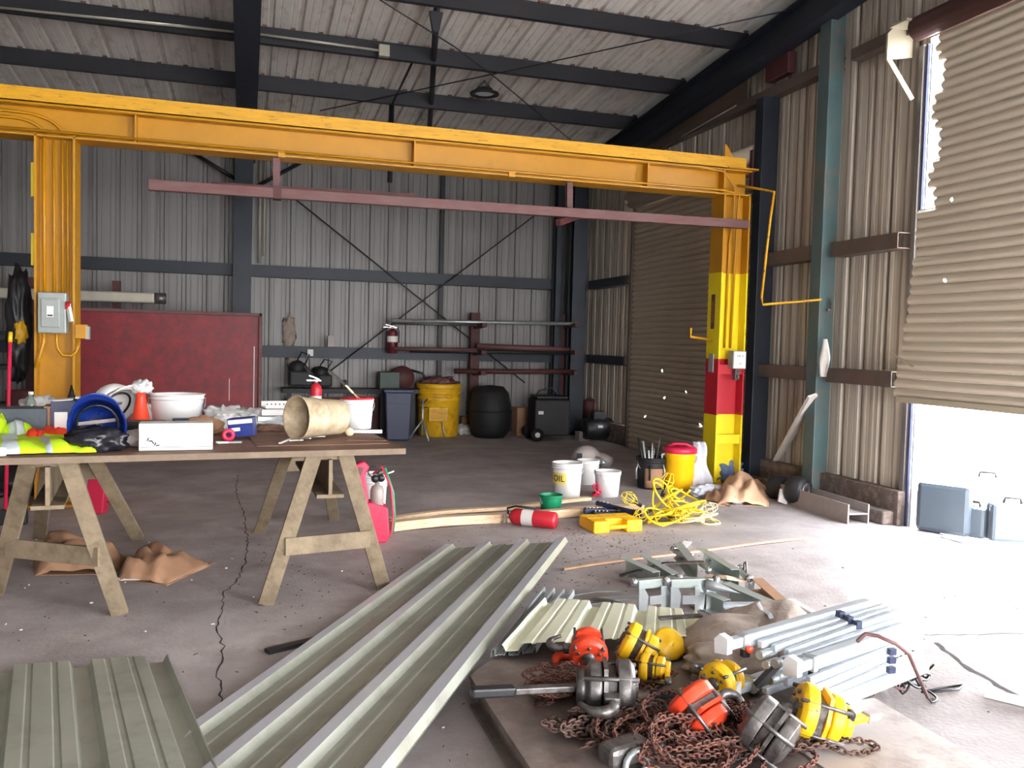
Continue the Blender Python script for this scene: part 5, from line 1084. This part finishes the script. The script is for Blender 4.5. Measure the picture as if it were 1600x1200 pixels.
# navy bin with green box and hose
p = G(626, 690)+Vector((0, .3, 0)); t = thing('waste_bin', 'tall dark blue square bin by the back wall', 'bin', p, rad(-6))
MB().prism([(-.17, 0), (.17, 0), (.2, .72), (-.2, .72)], .36).build('bin_body', m_navy, t, bevel=.02); MB().box((0, 0, .735), (.44, .42, .05)).build('bin_rim', m_navy, t, bevel=.012); MB().box((0, -.19, .55), (.34, .01, .01)).build('bin_groove', m_blk, t)
zt2 = zt+.035
p = at(605, 610, Z=zt2); boxthing((B(607, Y=13.35), 13.38, zt2), (.3, .3, .26), 0, 'green_metal_box', M('dull_green', S(62, 78, 72), .6), 'dull green metal box on the bench above the blue bin', 'box')
X_ = B(630, Y=13.3); t = thing('dark_machine', 'dark round-topped machine with a hose on the bench', 'machine', (X_, 13.4, zt2)); MB().lathe([(0, -.1), (.18, -.1), (.19, 0), (.18, .1), (0, .1)], 20, TX((0, 0, .17), (pi/2, 0, 0))).build('machine_body', m_mard, t)
MB().tube([(.1, -.05, .3), (.3, -.1, .25), (.4, -.1, .1)], .02, 6).build('hose', m_blk, t)
# yellow barrel
p = G(686, 681)+Vector((0, .08, 0)); t = thing('yellow_barrel', 'large yellow salvage barrel by the back wall', 'barrel', p, face(p))
MB().lathe([(0, 0), (.3, 0), (.31, .02), (.335, .55), (.345, .56), (.345, .62), (.325, .63), (.325, .66), (.35, .67), (.35, .71), (.33, .72), (.33, .74), (.355, .75), (.355, .82), (.33, .83), (.31, .8), (0, .78)], 36).build('barrel_body', m_dyel, t)
MB().box((0, -.325, .36), (.3, .03, .22)).build('raised_panel', m_dyel, t, bevel=.01)
MB().box((0, -.343, .36), (.24, .004, .16)).build('panel_face', m_yeld, t)
softbag((p.x, p.y, .79), (.5, .4, .16), m_maroon, 'rust-red scrap heaped on top of the yellow barrel', 'scrap', 'scrap_heap', .5, 3, 71)
def jack(px, py, lb, h=.8):
    p = G(px, py)+Vector((0, .02, 0)); t = thing('jack_stand', lb, 'jack stand', p)
    for k in range(3): a = -pi/2+k*2*pi/3+.3; MB().tube([(0, 0, h*.5), (.2*cos(a), .2*sin(a), .01)], .012, 6).build('leg', m_gal if h < .79 or px > 680 else m_maroon, t)
    MB().tube([(0, 0, .08), (0, 0, h)], .016, 8).build('post', m_gal, t)
    for s_ in (-1, 1): MB().tube([(0, 0, h-.08), (s_*.07, 0, h)], .012, 6).build('vee_head', m_mard, t)
    MB().tube([(-.07, 0, h-.13), (.07, 0, h-.13)], .008, 6).build('screw_handle', m_mard, t)
jack(686, 683, 'tripod pipe stand in front of the yellow barrel', .78); jack(660, 688, 'rusty tripod pipe stand left of the yellow barrel', .62)
# black drum / tyre
p = G(768, 684)+Vector((0, .12, 0)); t = thing('black_drum', 'big black wrapped drum by the back wall right of the yellow barrel', 'drum', p)
MB().lathe([(0, 0), (.24, 0), (.31, .1), (.33, .3), (.33, .5), (.29, .7), (.2, .8), (0, .82)], 26).build('drum_body', m_blkr, t); MB().tube([(.334*cos(a), .334*sin(a), .42) for a in [2*pi*i/26 for i in range(26)]], .012, 5, closed=True).build('rib', m_blkr, t)
heap(728, 680, .34, .3, .18, 'plastic_sheeting', m_bag, 'clump of clear plastic on the floor between barrel and black drum', 'plastic', 72, .5, 2.6, .2)
p = G(730, 676)+Vector((0, .1, 0)); boxthing(p, (.18, .18, .26), 0, 'brown_carton', m_kraftd, 'small brown carton behind the plastic clump', 'box')
p = G(808, 676)+Vector((0, -.3, 0)); boxthing(p, (.3, .25, .45), .05, 'brown_carton', m_kraftd, 'tall brown carton between the black drum and the machine', 'box')
# generator
p = G(868, 691)+Vector((0, .35, 0)); t = thing('wheeled_generator', 'black wheeled machine with a pale label by the back wall', 'machine', p, rad(-4))
MB().box((0, 0, .36), (.56, .5, .56)).build('machine_body', m_drk, t, bevel=.03); MB().box((0, 0, .67), (.5, .44, .05)).build('machine_top', m_blk, t, bevel=.015)
MB().tube([(-.24, -.1, .66), (-.2, -.1, .76), (.0, -.1, .82), (.1, -.1, .7)], .012, 6).build('hose', m_blk, t)
MB().box((-.19, -.253, .44), (.08, .004, .05)).build('label', m_paper, t)
for s_ in (-1, 1): MB().lathe([(0, -.03), (.1, -.03), (.1, .03), (0, .03)], 20, TX((-.24*1, s_*.24, .1), (pi/2, 0, 0))).build('wheel', m_blkr, t)
MB().lathe([(0, .0), (.04, 0), (.04, .012), (0, .012)], 14, TX((-.24, -.272, .1), (pi/2, 0, 0))).build('hub_cap', m_paper, t)
p = G(914, 689)+Vector((0, .1, 0)); boxthing(p, (.2, .15, .14), .1, 'small_pale_box', m_hbeam, 'small pale box right of the black wheeled machine', 'box')
p = G(938, 682)+Vector((-.12, .2, 0)); single(MB().lathe([(0, 0), (.11, 0), (.11, .56), (.07, .6), (0, .62)], 20), 'gas_cylinder', m_mard, 'dull red gas cylinder standing in the back right corner', 'gas cylinder', loc=p)
p = G(968, 692)+Vector((-.25, .3, 0)); t = thing('black_compressor', 'low black machine on the floor next to the far roller door', 'machine', p); MB().lathe([(0, -.24), (.14, -.24), (.17, -.2), (.17, .2), (.14, .24), (0, .24)], 22, TX((0, 0, .19), (0, pi/2, 0))).build('tank', m_blk, t); MB().box((0, 0, .4), (.2, .18, .14)).build('motor', m_drk, t, bevel=.02); MB().box((-.02, -.172, .24), (.08, .01, .04)).build('label', m_paper, t)
# stuff on bench left of bin
for k, (x, w, h, lb, mt) in enumerate(((470, .5, .42, 'dark vise and machine lump on the bench behind the red extinguisher', m_drk), (505, .3, .34, 'dark motor on the bench left of the small grey cup', m_drk))):
    X_ = B(x, Y=13.35); t = thing('bench_machine', lb, 'machine', (X_, 13.38, zt2), .2*k)
    MB().box((0, 0, h*.35), (w*.7, .3, h*.55)).build('machine_body', mt, t, bevel=.03); MB().lathe([(0, -.12), (h*.25, -.12), (h*.3, 0), (h*.25, .12), (0, .12)], 16, TX((-.05, 0, h*.7), (pi/2, 0, .3))).build('drum', mt, t)
    MB().tube([(.05, 0, h*.8), (.12, -.05, h*1.2), (.0, -.05, h*1.3), (-.05, 0, h)], .012, 6).build('cable', m_blk, t); MB().bar((.05, -.1, h*.8), (.28, -.2, h*.2), .05, .04).build('arm', m_hgrey, t)
X_ = B(537, Y=13.35); single(MB().lathe([(0, 0), (.045, 0), (.045, .13), (.04, .13), (.04, .01), (0, .01)], 16), 'grey_cup', m_hgrey, 'small grey cup on the back bench', 'cup', loc=(X_, 13.35, zt2))
# upper left rack behind crane column
t = thing('steel_shelf_rack', 'dark steel rack behind the left crane column', 'rack', (-2.6, 12.9, 0))
for z in (.5, 1.0, 1.45, 1.95): MB().box((-2.9, 12.9, z), (2.6, .5, .06)).build('shelf', m_drk, t, world=True)
for x in (-4.1, -2.75, -1.7): MB().box((x, 12.9, 1.1), (.1, .1, 2.2)).build('post', m_mard, t, world=True)
t = thing('rolled_white_tube', 'long off-white duct lying on the rack behind the red panel', 'duct', (-1.9, 12.75, 1.98))
a = at(0, 458, Y=12.6); b = at(242, 466, Y=12.6); MB().bar(a, b, .16, .14).build('duct_body', m_cond, t, world=True, bevel=.02); MB().lathe([(0, -.08), (.07, -.08), (.075, .08), (0, .08)], 14, TX(Vector((b.x+.06, 12.6, b.z)), (0, pi/2, 0))).build('duct_end', m_hgrey, t, world=True)
a = at(8, 640, Y=7.4); t = thing('broom', 'red-handled broom leaning at the left edge with a yellow tip', 'broom', (a.x, 7.4, 0)); z1_ = at(8, 535, Y=7.4).z
MB().tube([(0, 0, .1), (.0, .15, z1_)], .014, 8).build('handle', m_pink, t); MB().tube([(0, .15, z1_), (0, .165, z1_+.08)], .016, 8).build('handle_tip', m_hyel, t); MB().box((0, 0, .06), (.3, .06, .12)).build('broom_head', m_blk, t, bevel=.01)
t = thing('dark_coat', 'dark coat hanging beside the left crane column', 'coat', (-1.9, 8.5, 1.2)); MB().blob((0, 0, .35), (.2, .2, 1.0), .25, 2, 81, 4).build('coat_body', m_blk, t); MB().blob((.02, -.06, .28), (.12, .12, .24), .4, 2.4, 83, 3).build('yellow_glove', m_dyel, t)
for k, (x, lb, mt, r, h) in enumerate(((42, 'dark blue tub on the floor rack at the far left', m_denim, .14, .3), (28, 'dark brown drum standing left of the crane column', m_mard, .2, .9))):
    q = at(x, 600, Y=8.9+.3*k); single(MB().lathe([(0, 0), (r*.85, 0), (r, h), (r*.95, h), (r*.8, .02), (0, .02)], 20), 'storage_drum', mt, lb, 'drum', loc=(q.x, 9.0+.6*k, 0))
